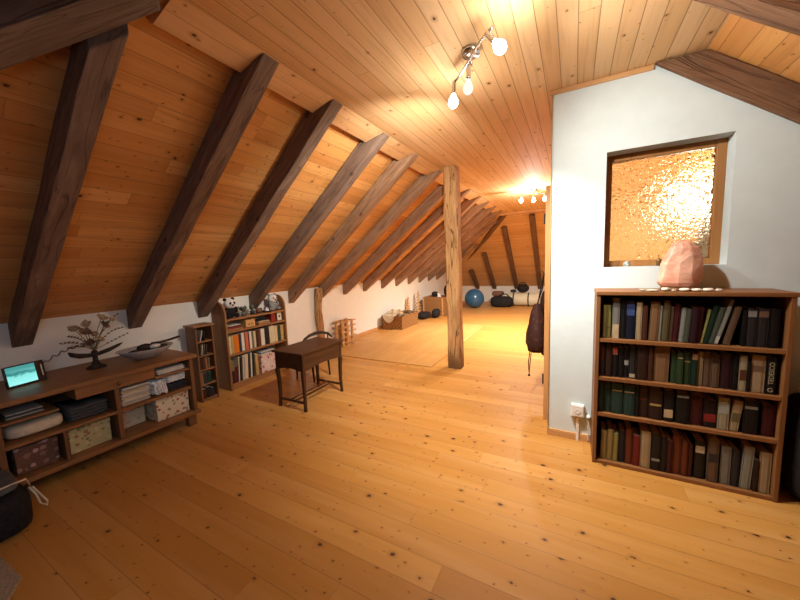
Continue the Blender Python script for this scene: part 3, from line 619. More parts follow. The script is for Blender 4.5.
def cloth(name, xa, xb, ya, yb, za, zb, mat, label, layers=3, drape=None):
    m = MB(); n = 14; h = (zb-za)/layers
    for l in range(layers):
        rings = []
        for i in range(n+1):
            y = ya+(yb-ya)*i/n; w = .5*h*(1+.25*math.sin(i*1.9+l*2))
            zc = za+h*(l+.5)
            rings.append([(xa+.012*math.sin(i+l), y, zc-w*.98), (xb-.01, y, zc-w*.98), (xb+.012*math.sin(i*.8+l*1.3), y, zc), (xb-.01, y, zc+w*.85), (xa+.012*math.sin(i+l), y, zc+w*.85)])
        m.loft(rings)
    if drape:
        dya, dyb, dz = drape; rows = []
        for k in range(7):
            f = k/6; rows.append([(xb+.006+.012*math.sin(q*1.7+k*.5)+.004*k, dya+(dyb-dya)*q/8+.01*f*math.sin(q), zb-.012-(zb-dz)*f*(1-.12*math.cos(q*2.2))) for q in range(9)])
        for a, b in zip(rows, rows[1:]):
            for q in range(8): m.poly([a[q], a[q+1], b[q+1], b[q]])
    o = m.build(name, mat, loc=((xa+xb)/2, (ya+yb)/2, za), smooth=True)
    if drape: s_ = o.modifiers.new('thick', 'SOLIDIFY'); s_.thickness = .003
    return tag(o, label, 'cloth')
M_wcl = plain('white_cotton', (.72, .70, .66), .9, .1)
cloth('white_cloth', -3.5, -3.175, 1.33, 1.425, .408, .52, M_wcl, 'crumpled white cloth hanging over the shelf edge of the sideboard', 3, (1.33, 1.42, .42))
cloth('folded_cloth', -3.48, -3.18, 1.455, 1.60, .468, .532, M_wcl, 'folded white cloth on top of a dark one beside the sideboard end', 3)
cloth('dark_cloth', -3.48, -3.17, 1.45, 1.60, .394, .448, M_dark, 'folded black cloth under the white one in the sideboard', 3)
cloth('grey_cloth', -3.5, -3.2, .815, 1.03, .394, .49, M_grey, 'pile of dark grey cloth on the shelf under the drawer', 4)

# glowing screen
t = NT('screen_picture', .3, .4); o_ = t.n('ShaderNodeTexCoord').outputs['Object']; sp_ = t.n('ShaderNodeSeparateXYZ'); t.t.links.new(o_, sp_.inputs[0])
ns = t.noise(t.v1('MULTIPLY', o_, (1., 1., 1.)), 26., 4)
colr = t.ramp(t.m1('ADD', t.m1('MULTIPLY', sp_.outputs[2], 7.), t.m1('MULTIPLY', ns, .45)), [(.30, (.36, .95, .90)), (.72, (.25, .80, .74)), (.86, (.03, .22, .22)), (1., (.12, .45, .42))])
bars = t.m1('SUBTRACT', 1., t.sstep(t.m1('ABSOLUTE', t.m1('SUBTRACT', sp_.outputs[1], .02)), .001, .004))
colr = t.mix(t.m1('MULTIPLY', bars, .5), colr, (.02, .2, .2))
em = t.n('ShaderNodeEmission'); t.t.links.new(colr, em.inputs[0]); em.inputs[1].default_value = 1.05; t.t.links.new(em.outputs[0], t.out.inputs[0]); M_scr = t.m
gl = thing('digital_frame', (-3.46, .70, .688), 'glowing turquoise digital screen standing on the sideboard', 'screen', rot=R(90+14))
def loc(mb, name, mat, par, **k): return mb.build(name, mat, par, pl=True, **k)
M_gloss = plain('glossy_black', (.012, .012, .014), .2, .5)
Mt = Matrix.Rotation(R(-9), 4, 'X')
bd = loc(MB().box(-.105, .105, 0, .028, .001, .155).xf(Mt), 'body', M_gloss, gl, bevel=.005)
loc(MB().box(-.099, .052, -.0012, .0006, .016, .146).xf(Mt), 'screen', M_scr, gl)
loc(MB().box(.083, .089, -.0015, .0006, .04, .125).xf(Mt), 'side_bar', plain('silver_strip', (.5, .6, .62), .3, .5, .8), gl)
loc(MB().hexa([(-.04, .03, .001), (.04, .03, .001), (.04, .085, .001), (-.04, .085, .001), (-.03, .03, .09), (.03, .03, .09), (.03, .036, .09), (-.03, .036, .09)]), 'stand', M_gloss, gl)
pts = [(-3.52, .74, .73)]
for i in range(40):
    f = i/39; pts.append((-3.70-.14*f+.012*math.cos(i*1.2), .78+.42*f, .735+.11*math.sin(f*2.2)+.012*math.sin(i*1.2)))
tag(MB().tube(pts, .0035, 6).build('screen_cable', M_gloss, loc=(-3.52, .74, .73), smooth=True), 'thin dark coiled cable running along the wall behind the flowers', 'cable')

# dried flower arrangement
fl = thing('dried_flowers', (-3.5, 1.09, .688), 'dried flower arrangement on a dark driftwood foot on the sideboard', 'flower arrangement')
M_drift = plain('driftwood', (.045, .03, .022), .85, .15, 0, .5); M_pet = plain('dried_petal', (.38, .29, .17), .8, .2, 0, .4, 50.); M_petd = plain('dark_petal', (.17, .10, .06), .8, .2, 0, .4, 50.); M_stem = plain('dry_stem', (.14, .10, .05), .8, .2)
c0 = Vector((-3.5, 1.09, .688))
MB().lathe([(.01, .0008), (.066, .001), (.06, .012), (.03, .03), (.018, .06), (.016, .11), (.022, .14), (.008, .15)], c0, 14).build('foot', M_drift, fl, smooth=True)
MB().loft([[Vector((-3.49+.0*k, 1.09+yy, .688+zz))+Vector((.022*wd*math.cos(k*math.pi/4), 0, .016*wd*math.sin(k*math.pi/4))) for k in range(8)] for yy, zz, wd in ((-.16, .165, .3), (-.15, .15, 1.2), (-.10, .125, 1.3), (-.04, .115, 1.1), (.02, .115, 1.), (.09, .13, 1.1), (.16, .155, .8), (.19, .17, .2))]).build('driftwood', M_drift, fl, smooth=True)
rd = random.Random(3)
heads = [(-.09, .335, .045, 0), (-.055, .30, .05, 1), (.0, .27, .048, 0), (-.04, .365, .04, 0), (.055, .40, .05, 0), (.075, .34, .04, 1), (.03, .22, .045, 0), (-.015, .20, .05, 1), (.12, .385, .035, 0)]
for dy, dz, r, k in heads:
    hc = c0+Vector((rd.uniform(-.04, .05), dy, dz))
    st = MB().tube([c0+Vector((0, 0, .13)), c0+Vector((.0, dy*.35, dz*.65)), hc], .0025, 5).build('stem', M_stem, fl)
    m = MB()
    ax = Vector((rd.uniform(.2, .8), dy*4+rd.uniform(-.4, .4), .7)).normalized(); q = Vector((0, 0, 1)).rotation_difference(ax)
    for p in range(7):
        a = p*2*math.pi/7; op = rd.uniform(.5, .9)
        pts_ = []
        for u_, w_ in ((0, .12), (.35, .45), (.7, .5), (1., .12)):
            o2 = Vector((math.cos(a)*u_*op, math.sin(a)*u_*op, u_*.55*(1.3-u_*.4)))*r*1.25; tn = Vector((-math.sin(a), math.cos(a), 0))*w_*r*.75
            pts_.append((o2-tn, o2+tn))
        for (a1, b1), (a2, b2) in zip(pts_, pts_[1:]): m.poly([hc+q @ a1, hc+q @ b1, hc+q @ b2, hc+q @ a2])
    m.ball(hc+q @ Vector((0, 0, r*.25)), r*.3, 8)
    m.build('flower', M_petd if k else M_pet, fl, smooth=True)
for dy, dz, bend in ((-.19, .245, .03), (-.15, .20, .02), (.19, .30, .04), (.22, .24, .0), (.17, .42, .05), (-.14, .29, .03)):
    m = MB(); a, b = c0+Vector((0, 0, .15)), c0+Vector((.02, dy, dz)); ps = [a.lerp(b, i/8)+Vector((0, 0, bend*math.sin(i/8*math.pi))) for i in range(9)]
    m.tube(ps, .002, 5)
    for i in range(3, 9):
        for s_ in (-1, 1): m.poly([ps[i], ps[i]+Vector((.012*s_, .006, .016)), ps[i]+Vector((.02*s_, .012*math.copysign(1, dy), .004))])
    m.build('frond', M_stem, fl)

# wide bowl of finds
bo = thing('bowl', (-3.42, 1.42, .688), 'wide shallow grey bowl on the sideboard', 'bowl')
prof = [(.005, .002), (.08, .002), (.10, .008), (.165, .050), (.218, .092), (.222, .098), (.213, .098), (.158, .058), (.09, .018), (.005, .012)]
mb = MB().lathe(prof, (0, 0, 0), 30, cap=False); mb.xf(Matrix.Translation((-3.42, 1.42, .688)) @ Matrix.Diagonal((.72, .98, 1., 1)))
mb.build('dish', plain('grey_stoneware', (.42, .41, .38), .5, .4), bo, smooth=True)
M_bark = plain('dark_bark', (.05, .03, .02), .85, .15, 0, .5, 60.)
for dx, dy, dz, r, sx, sy, sz, mt, lb, nm in ((-.01, .0, .082, .062, .9, 1.05, .6, M_bark, 'dark rounded driftwood lump on top in the bowl', 'driftwood'), (.03, .10, .070, .05, .8, 1.3, .45, M_drift, 'dark curved bark piece near the tower side of the bowl', 'bark'), (.05, .05, .092, .03, .8, 1.5, .7, M_paper, 'small white shell among the finds in the bowl', 'shell'), (.02, -.09, .062, .052, .9, 1.2, .4, M_bark, 'brown bark piece on the flower side of the bowl', 'bark'), (-.05, .10, .08, .04, 1., 1., .6, M_petd, 'brown seed pod at the back of the bowl', 'seed_pod')):
    p = Vector((-3.42+dx, 1.42+dy, .700+dz)); tag(MB().ball(p, r, 12, sx, sy, sz, .06).build(nm, mt, loc=tuple(p-Vector((0, 0, r*sz))), smooth=True), lb, nm.replace('_', ' '), 'finds lying in the bowl')
tag(MB().loft([[Vector((-3.40+.02*math.cos(k*math.pi/4), 1.46+yy, .688+zz+.010*math.sin(k*math.pi/4))) for k in range(8)] for yy, zz in ((.0, .128), (.08, .125), (.16, .130), (.235, .142))]).build('bark', M_bark, loc=(-3.4, 1.5, .77), smooth=True), 'long bark strip sticking out over the bowl rim', 'bark', 'finds lying in the bowl')

# ------------------------------------------------------------------ tower shelf
F3 = furn('tower_wood', 'z', (.15, .062, .022), (.24, .108, .04)); F3y = furn('tower_top_wood', 'y', (.22, .095, .035), (.33, .155, .058))
tw = thing('tower_shelf', (-3.73, 2.06, 0), 'narrow tower shelf with five cubbies of discs beside the sideboard', 'shelf')
tx0, tx1, ty0, ty1 = -3.79, -3.60, 1.958, 2.155
MB().box(tx0, tx1+.012, ty0-.02, ty1+.015, .846, .868).build('top', F3y, tw, bevel=.003)
for a in (ty0, ty1-.016): MB().box(tx0, tx1, a, a+.016, 0, .8455).build('side_panel', F3, tw, bevel=.002)
MB().box(tx0, tx0+.008, ty0+.0165, ty1-.0165, .02, .845).build('back_panel', F3, tw)
tz = [.03, .20, .365, .525, .685]
for z in tz: MB().box(tx0+.0085, tx1-.003, ty0+.0165, ty1-.0165, z-.014, z).build('shelf', F3y, tw, bevel=.001)
cubby = [[('charcoal', .03, .125, 0), ('white', .009, .12, 14), ('black', .02, .10, 0)], [('black', .02, .125, 6), ('ivory', .010, .12, 9), ('taupe', .010, .12, 10), ('charcoal', .02, .11, 10)], [('umber', .04, .125, 0), ('brown', .028, .12, 0), ('tan', .02, .13, 0), ('taupe', .02, .12, 2)], [('taupe', .016, .13, 0), ('straw', .009, .13, 0), ('charcoal', .05, .12, 0), ('forest', .045, .12, 0)], [('umber', .05, .11, 0), ('black', .05, .12, 0), ('charcoal', .03, .1, 0)]]
cubby = [cubby[4], cubby[3], cubby[2], cubby[1], cubby[0]]
for k, row in enumerate(cubby):
    y = ty0+.019
    for j, (c, w_, h, ln) in enumerate(row):
        lb = f'{NM.get(c, c)} case, {ORD[j]} from the sideboard side in the {["lowest", "second lowest", "middle", "second highest", "top"][k]} tower cubby'
        if ln: y += 0.004
        o = book(tx1-.02, y, tz[k]+.001, w_, h, .125, cl(*G[c]), lb, 'cases in the tower shelf', ln, R(90)); o.name = 'disc_case'; o['category'] = 'case'
        y += w_+(.006 if ln else .0012)+(h*math.sin(R(ln))*.35 if ln and j == len(row)-1 else 0)+(.026 if ln > 10 and h > .115 and c == 'white' else 0)

# ------------------------------------------------------------------ arched bookcase
F4 = furn('arched_bookcase_wood', 'z', (.20, .085, .03), (.31, .145, .05)); F4y = furn('arched_shelf_wood', 'y', (.26, .11, .038), (.38, .18, .065))
ab = thing('arched_bookcase', (-3.75, 2.77, 0), 'brown bookcase with rounded side tops, ornaments on its highest shelf', 'bookcase')
ax0, ax1 = -3.868, -3.61
prof = [(ax0, 0), (ax1, 0), (ax1, .93)]+[(ax0+.10+.158*math.cos(a), .93+.16*math.sin(a)) for a in [math.pi/2*k/8 for k in range(1, 9)]]+[(ax0, 1.09)]
for a in (2.315, 3.205): MB().prism(prof, 'y', a, a+.024).build('side_panel', F4, ab, bevel=.002)
for z in (.075, .44, .725, .872): MB().box(ax0+.010, ax1-.006, 2.3395, 3.2045, z-.022, z).build('shelf', F4y, ab, bevel=.002)
MB().box(ax0, ax0+.0095, 2.3395, 3.2045, .02, .85).build('back_panel', plain('pale_back', (.45, .38, .28), .8, .1), ab)
MB().box(ax1-.035, ax1-.02, 2.3395, 3.2045, .001, .0525).build('plinth', F4y, ab)
ga = 'books on the middle shelf of the arched bookcase'; gl_ = 'books on the lowest shelf of the arched bookcase'
xs3 = [2.351, 2.385, 2.421, 2.488, 2.523, 2.565, 2.576, 2.62, 2.635, 2.67, 2.697, 2.731, 2.767, 2.808, 2.868, 2.944, 3.035, 3.08, 3.136, 3.193]
c3 = [('ivory', .22), ('straw', .225), ('orange', .225), ('charcoal', .22), ('white', .23), None, ('salmon', .23), ('black', .22), ('white', .225), ('olive', .2), ('ivory', .215), ('umber', .22), ('brown', .225), ('white', .225), ('black', .235), ('ivory', .235), ('cream', .225), ('forest', .22), ('straw', .22)]
j = 0
for k, c in enumerate(c3):
    if not c: continue
    a, b = xs3[k]+.001, xs3[k+1]-.001
    book(ax1-.03, a, .4412, b-a, c[1], .16, cl(*[min(255, v*1.1) for v in G[c[0]]]), f'{NM.get(c[0], c[0])} book, {ORD[j]} from the tower end on the middle shelf of the arched bookcase', ga, 0, R(90)); j += 1
l4 = [(2.350, .044, .28, 'olive', 0, (0, .55, 'plum')), (2.396, .040, .20, 'wine', 0, None), (2.440, .012, .31, 'ivory', 3, None), (2.466, .022, .30, 'umber', 3, None), (2.492, .030, .31, 'pale', 3.5, None), (2.527, .044, .315, 'cream', 3.5, None), (2.580, .026, .31, 'charcoal', 3.5, None), (2.610, .020, .315, 'white', 3, None), (2.634, .022, .30, 'black', 3, None), (2.690, .042, .28, 'straw', 0, None), (2.735, .016, .22, 'rust', 0, None)]
for k, (y, w_, h, c, ln, bd) in enumerate(l4):
    book(ax1-.025, y, .0765, w_, h, .19, cl(*[min(255, v*1.1) for v in G[c]]), f'{"wide " if w_ > .04 else ""}{NM.get(c, c)} book, {ORD[k]} from the tower end on the lowest shelf of the arched bookcase', gl_, ln, R(90), band=(bd[0], bd[1], bmat(bd[2])) if bd else None)
fbox(-3.84, -3.625, 2.77, 3.02, .0755, .315, FB[4], 'rose-patterned box on the lowest shelf of the arched bookcase', None)
sheets('booklet', -3.83, -3.65, 2.80, 3.02, .3155, 3, .010, [M_paper, bmat('forest'), M_paper], lambda i, n: f'booklet, {pos(i, n)} of those lying on the rose-patterned box', 'booklet', 'booklets on the rose-patterned box', .01)
def flatbook(y, w_, l, d_, z, c, lb):
    o = MB().box(-3.63-d_, -3.63, y, y+l, z+.0006, z+w_).build('book', [M_cover], loc=(-3.63-d_/2, y+l/2, z), bevel=.002); o.color = (*cl(*G[c]), 1); tag(o, lb, 'book', 'books lying flat on the second shelf of the arched bookcase')
zz = .7255
for w_, l, c, lb in ((.022, .20, 'tan', 'tan book lying lowest of the flat pile near the tower'), (.018, .17, 'red', 'red book lying second in the flat pile near the tower'), (.014, .16, 'wine', 'dark red book lying third in the flat pile near the tower'), (.012, .17, 'white', 'white booklet on top of the flat pile near the tower')):
    flatbook(2.355, w_, l, .15, zz, c, lb); zz += w_+.0008
zz = .7255
for w_, l, c, lb in ((.034, .19, 'tan', 'tan book lying beside the little wooden box'), (.012, .17, 'ivory', 'ivory booklet lying on the tan book beside the little wooden box'), (.012, .15, 'charcoal', 'dark booklet topmost beside the little wooden box')):
    flatbook(2.78, w_, l, .15, zz, c, lb); zz += w_+.0008
wb = thing('wooden_box', (-3.7, 2.665, .7255), 'small light wooden box with dark dots on the arched bookcase', 'box')
MB().box(-3.77, -3.635, 2.60, 2.735, .726, .80).build('body', furn('box_wood', 'y', (.50, .26, .09), (.62, .36, .14)), wb, bevel=.003)
MB().box(-3.772, -3.633, 2.598, 2.737, .8004, .822).build('lid', furn('box_lid_wood', 'y', (.50, .26, .09), (.62, .36, .14)), wb, bevel=.003)
for dy in (-.02, .02): MB().lathe([(.002, 0), (.010, 0), (.010, .0015), (.002, .002)], (-3.635, 2.667+dy, .765), 12, (1, 0, 0)).build('dot', M_drift, wb)
o = book(-3.635, 2.993, .7265, .075, .115, .12, cl(*G['red']), 'upright red book at the wall-post end of the second arched shelf', 'books on the second shelf of the arched bookcase', 0, R(90))
cd = thing('photo_card', (-3.66, 3.155, .7265), 'cream picture card standing beside the upright red book', 'card')
MB().box(-3.668, -3.66, 3.115, 3.19, .7265, .845).build('card', plain('cream_card', (.72, .64, .46)), cd)
MB().lathe([(.002, 0), (.016, 0), (.014, .0012), (.002, .0015)], (-3.66, 3.153, .785), 12, (1, 0, 0)).build('motif', M_drift, cd)

# ornaments
M_furw = plain('white_plush', (.72, .69, .62), .95, .05); M_furb = plain('black_plush', (.018, .017, .018), .95, .05); M_greyp = plain('grey_plush', (.26, .26, .25), .95, .05)
def panda(x, y, z, s, label, body, earc):
    p = thing('panda_figure', (x, y, z), label, 'soft toy')
    MB().ball((x, y, z+.062*s), .062*s, 16, .85, 1., 1.).build('body', body, p, smooth=True)
    hd = MB().ball((x+.012*s, y, z+.155*s), .056*s, 16, .95, 1.08, .95).build('head', M_furw, p, smooth=True)
    for d_ in (-1, 1):
        MB().ball((x, y+d_*.045*s, z+.202*s), .019*s, 10).build('ear', earc, hd, smooth=True)
        MB().ball((x+.058*s, y+d_*.022*s, z+.162*s), .014*s, 10, .6, .9, 1.25).build('eye_patch', earc, hd, smooth=True)
        MB().ball((x+.040*s, y+d_*.052*s, z+.028*s), .027*s, 12, 1.4, .9, .9).build('leg', earc, p, smooth=True)
        MB().ball((x+.03*s, y+d_*.056*s, z+.085*s), .024*s, 12, .9, .8, 1.5).build('arm', earc, p, smooth=True)
    MB().ball((x+.064*s, y, z+.142*s), .012*s, 10, .9, 1.1, .7).build('nose', M_furb, hd, smooth=True)
panda(-3.71, 2.45, .8725, 1.15, 'black and white panda figure at the tower end of the arched bookcase top', M_furb, M_furb)
panda(-3.72, 3.10, .8725, 1.10, 'pale grey and white bear figure at the wall-post end of the arched bookcase top', M_greyp, M_greyp)
M_leaf = plain('grey_green_leaf', (.15, .17, .11), .7, .3, 0, .4, 50.)
def plantlet(y, n, h, label, potc, spread):
    p = thing('small_plant', (-3.72, y, .8725), label, 'plant'); rr2 = random.Random(int(y*100))
    MB().lathe([(.015, 0.0003), (.028, .001), (.036, .045), (.032, .045), (.026, .03), (.002, .03)], (-3.72, y, .8725), 16).build('pot', potc, p, smooth=True)
    m = MB()
    for i in range(n):
        a = rr2.uniform(0, 6.28); L_ = rr2.uniform(.6, 1.)*h; sp2 = rr2.uniform(.3, 1.)*spread; b0 = Vector((-3.72, y, .905)); dv = Vector((math.cos(a)*.7, math.sin(a), 0)); tn = Vector((-math.sin(a), math.cos(a), 0))
        q = [(b0+dv*sp2*u_+Vector((0, 0, L_*(u_*1.4-.45*u_*u_))), w_) for u_, w_ in ((0, .005), (.4, .018), (.75, .016), (1., .002))]
        for (a1, w1), (a2, w2) in zip(q, q[1:]): m.poly([a1-tn*w1, a1+tn*w1, a2+tn*w2, a2-tn*w2])
    m.build('leaves', M_leaf, p)
plantlet(2.645, 26, .10, 'bushy grey-green plant beside the panda figure', plain('grey_pot', (.14, .14, .12)), .085)
plantlet(2.775, 16, .10, 'smaller green plant in a dark pot on the arched bookcase top', plain('black_pot', (.03, .03, .03)), .045)
tag(MB().lathe([(.004, .0005), (.035, .001), (.044, .03), (.046, .062), (.040, .066), (.038, .05), (.004, .02)], (-3.71, 2.865, .8725), 18).build('brown_pot', plain('brown_pot_glaze', (.16, .07, .045), .4, .4), loc=(-3.71, 2.865, .8725), smooth=True), 'small red-brown pot in the middle of the arched bookcase top', 'pot')
tag(MB().lathe([(.003, .0005), (.055, .001), (.068, .016), (.064, .018), (.05, .008), (.003, .006)], (-3.69, 2.975, .8725), 20).build('black_tray', M_gloss, loc=(-3.69, 2.975, .8725), smooth=True), 'small black dish before the grey bear figure', 'dish')
tag(MB().lathe([(.004, 0), (.03, .001), (.032, .012), (.02, .04), (.002, .06)], (-3.69, 2.975, .8795), 14).build('white_shell', M_wcl, loc=(-3.69, 2.975, .8795), smooth=True), 'white pointed shell lying in the small black dish', 'shell')

# ------------------------------------------------------------------ little table and chair
D1 = furn('dark_table_wood', 'y', (.050, .020, .009), (.095, .040, .018), .4); D1z = furn('dark_table_leg', 'z', (.040, .017, .008), (.075, .032, .015), .45)
tb = thing('side_table', (-2.54, 2.56, 0), 'small dark wooden sewing table standing alone on the floor', 'table')
bx0, bx1, by0, by1 = -2.735, -2.345, 2.255, 2.865
MB().box(bx0-.015, bx1+.02, by0-.025, by1+.025, .592, .612).build('top', D1, tb, bevel=.004)
def apron(pts, axis, a, b): return MB().prism(pts, axis, a, b)
za, zb_ = .415, .5915
arch = lambda p0, p1: [(p0, zb_), (p0, za)]+[(p0+(p1-p0)*k/8, za+.022*math.sin(math.pi*k/8)) for k in range(1, 8)]+[(p1, za), (p1, zb_)]
for x in (bx0+.004, bx1-.018): apron(arch(by0+.0325, by1-.0325), 'x', x, x+.014).build('apron', D1, tb)
for y in (by0+.004, by1-.018): apron(arch(bx0+.0325, bx1-.0325), 'y', y, y+.014).build('apron', D1, tb)
for sx, x in ((-1, bx0+.016), (1, bx1-.016)):
    for sy, y in ((-1, by0+.016), (1, by1-.016)):
        rings = []
        for z, w_, o_2 in ((.5915, .016, 0), (.42, .016, 0), (.40, .019, .004), (.30, .0165, -.002), (.15, .0135, -.004), (.05, .013, 0), (.0, .014, .002)):
            rings.append([(x+sx*o_2+a*w_, y+sy*o_2+b*w_, z) for a, b in ((-1, -1), (1, -1), (1, 1), (-1, 1))])
        MB().loft(rings).build('leg', D1z, tb, bevel=.003)
for y in (by0+.016, by1-.016): MB().box(bx0+.030, bx1-.030, y-.009, y+.009, .078, .102).build('stretcher', D1, tb, bevel=.003)
for x in (-2.575, -2.505): MB().box(x-.010, x+.010, by0+.0255, by1-.0255, .084, .098).build('stretcher', D1, tb, bevel=.003)
ch = thing('child_chair', (-3.0, 3.12, 0), 'low black bow-backed chair half hidden behind the small table', 'chair')
M_ch = plain('black_lacquer', (.014, .012, .012), .4, .4)
cushion(-3.20, -2.86, 2.90, 3.30, .30, .335, puff=.5).build('seat', M_ch, ch, smooth=True)
MB().tube([(-2.90, 2.80, .52), (-2.92, 2.87, .568), (-2.94, 2.98, .592), (-2.95, 3.09, .60), (-2.94, 3.20, .592), (-2.92, 3.30, .56), (-2.90, 3.36, .50)], [.012, .016, .02, .022, .02, .016, .012], 10).build('backrest', M_ch, ch, smooth=True)
for y in (2.95, 3.25):
    MB().tube([(-2.89, y, .33), (-2.895, y-.02*(1 if y < 3 else -1), .565)], .009).build('back_post', M_ch, ch, smooth=True)
    for x in (-3.16, -2.90): MB().tube([(x, y, .305), (x+(.02 if x > -3 else -.02), y, .0)], [.016, .011]).build('leg', M_ch, ch, smooth=True)

# mat, rack
tag(MB().box(-3.50, -1.72, 4.03, 7.2, .0005, .012).build('floor_mat', planks('tan_board', (0, 1, 0), (1, 0, 0), .9, 1.6, [(.50, .255, .068), (.55, .29, .082)], .6, rough=.5, gapdark=.25, grain=.15), loc=None), 'thin tan sheet lying on the floor beside the free-standing post', 'mat')
F5 = plain('light_pine', (.55, .30, .11), .6, .3, 0, .25, 25.)
rk = thing('bottle_rack', (-3.7, 4.65, 0), 'small light wooden bottle rack with pegs standing by the knee wall', 'rack')
for x in (-3.80, -3.66):
    for y in (4.54, 4.68, 4.82): MB().box(x-.012, x+.012, y-.026, y+.026, .0, .47).build('upright', F5, rk, bevel=.002)
for k in range(5):
    for x in (-3.826, -3.634): MB().box(x-.013, x+.013, 4.47, 4.90, .06+k*.095, .078+k*.095).build('rail', F5, rk, bevel=.002)
for y in (4.54, 4.68, 4.82): MB().box(-3.787, -3.673, y-.012, y+.012, .44, .46).build('cross_bar', F5, rk)

# baskets
t = NT('wicker', .7, .2); o_ = t.objco(); wv = t.n('ShaderNodeTexChecker'); wv.inputs['Scale'].default_value = 22.; t.t.links.new(o_, wv.inputs[0])
nz_ = t.noise(o_, 90., 3); t.col(t.mix(t.m1('MULTIPLY', wv.outputs['Fac'], .75), t.ramp(nz_, [(.3, (.28, .13, .045)), (.7, (.40, .215, .08))]), (.20, .085, .026))); t.bump(wv.outputs['Fac'], .5, .006); M_wick = t.m
bk = thing('open_basket', (-3.5, 6.55, .0), 'open wicker basket with a cream cloth over its rim by the knee wall', 'basket')
X0, X1, ya, yb, zt = -3.80, -3.30, 6.15, 6.95, .30
rings = []
for z, o_2 in ((.001, .0), (zt, .02)): rings.append([(X0-o_2*0, ya-o_2, z), (X1+o_2, ya-o_2, z), (X1+o_2, yb+o_2, z), (X0, yb+o_2, z)])
rings += [[(X0+.02, ya, zt), (X1, ya, zt), (X1, yb, zt), (X0+.02, yb, zt)], [(X0+.02, ya+.02, .03), (X1-.02, ya+.02, .03), (X1-.02, yb-.02, .03), (X0+.02, yb-.02, .03)]]
MB().loft(rings).build('body', M_wick, bk)
MB().tube([(X0+.01, ya-.02, zt), (X1+.02, ya-.02, zt), (X1+.02, yb+.02, zt), (X0+.01, yb+.02, zt), (X0+.01, ya-.02, zt)], .014, 8).build('rim', M_wick, bk)
m = MB(); N_ = 12
rows = [[(X0+.06+.30*q/N_, 6.13-.0+.42*u_/8*1.0, zt+.045+.035*math.sin(q*.9+u_)*.4+(.05 if 2 < u_ else 0)) for q in range(N_+1)] for u_ in range(9)]
hang = [[(X0+.06+.30*q/N_, 6.088-.004*k, zt+.03-.16*k/5*(math.sin(math.pi*q/N_)**.7+.05)) for q in range(N_+1)] for k in range(1, 6)][::-1]
rows = hang+rows
for a, b in zip(rows, rows[1:]):
    for q in range(N_): m.poly([a[q], a[q+1], b[q+1], b[q]])
o = m.build('cream_cloth', M_linen, loc=(-3.6, 6.3, zt), smooth=True); s_ = o.modifiers.new('thick', 'SOLIDIFY'); s_.thickness = .004; tag(o, 'cream cloth hanging over the open basket', 'cloth')
for i, (x, y, s2) in enumerate(((-3.44, 6.60, .085), (-3.64, 6.68, .085), (-3.46, 6.80, .08))):
    tag(cushion(x-s2, x+s2, y-s2, y+s2, .20, .30+.03*i, puff=.6, jit=.03).build('bundle', [plain('brown_bundle', (.28, .16, .08)), plain('tan_bundle', (.5, .36, .2)), plain('dark_bundle', (.14, .09, .05))][i], loc=(x, y, .2), smooth=True), ['brown cloth bundle in the open basket next to the cream cloth', 'tan cloth bundle at the back of the open basket', 'dark cloth bundle at the far end of the open basket'][i], 'bundle')
wc = thing('wicker_chest', (-3.25, 8.45, 0), 'square wicker chest standing beyond the open basket', 'chest')
MB().box(-3.70, -2.85, 8.2, 8.75, .001, .43).build('body', M_wick, wc, bevel=.01)
MB().box(-3.71, -2.84, 8.19, 8.76, .431, .515).build('lid', M_wick, wc, bevel=.012)
for x in (-3.69, -3.13, -2.86): MB().box(x-.012, x+.03, 8.185, 8.199, .01, .50).build('corner_band', F5, wc)
tag(cushion(-3.50, -3.32, 8.28, 8.5, .516, .66, puff=.9).build('black_pouch', M_black, loc=(-3.4, 8.4, .516), smooth=True), 'small black pouch on the wicker chest', 'pouch')
tag(MB().hexa([(-3.30, 8.3, .5165), (-3.2, 8.3, .5165), (-3.2, 8.34, .5165), (-3.30, 8.34, .5165), (-3.31, 8.33, .62), (-3.26, 8.33, .62), (-3.26, 8.34, .62), (-3.31, 8.34, .62)]).build('white_card', M_wcl, loc=(-3.25, 8.32, .5165)), 'small white card leaning on the wicker chest', 'card')
tag(cushion(-3.14, -2.85, 8.24, 8.7, .516, .86, puff=.75, jit=.03).build('black_bundle', M_black, loc=(-3.0, 8.45, .516), smooth=True), 'large black bundle on the wicker chest half behind the post', 'bundle')
# little wooden trees and dark things on the floor
def treelet(x, y, h, label):
    p = thing('wooden_tree', (x, y, 0), label, 'ornament')
    MB().tube([(x, y, .0), (x, y, h)], .008, 6).build('stem', F5, p)
    MB().box(x-.05, x+.05, y-.05, y+.05, .0005, .02).build('base', F5, p)
    n = 7
    for k in range(n):
        z = .14*h+k*(h*.8)/n; w_ = .16*h*1.25*(1-k/n*.75)
        MB().hexa([(x-.016, y-w_, z), (x+.016, y-w_, z), (x+.016, y+w_, z+.05), (x-.016, y+w_, z+.05), (x-.016, y-w_, z+.03), (x+.016, y-w_, z+.03), (x+.016, y+w_, z+.08), (x-.016, y+w_, z+.08)]).build('slat', F5, p)
treelet(-3.72, 7.92, .74, 'larger slatted wooden tree ornament between basket and wicker chest')
treelet(-3.80, 7.45, .60, 'smaller slatted wooden tree close to the white knee wall')
tag(cushion(-3.60, -3.32, 7.45, 7.95, .001, .18, puff=.7, jit=.04).build('dark_shoe_bag', M_black, loc=(-3.46, 7.7, .001), smooth=True), 'flat black bag on the floor before the wicker chest', 'bag')
tag(cushion(-3.30, -3.12, 7.75, 8.12, .001, .24, puff=.75, jit=.04).build('dark_pack', M_black, loc=(-3.2, 7.95, .001), smooth=True), 'black pack leaning in front of the wicker chest', 'bag')

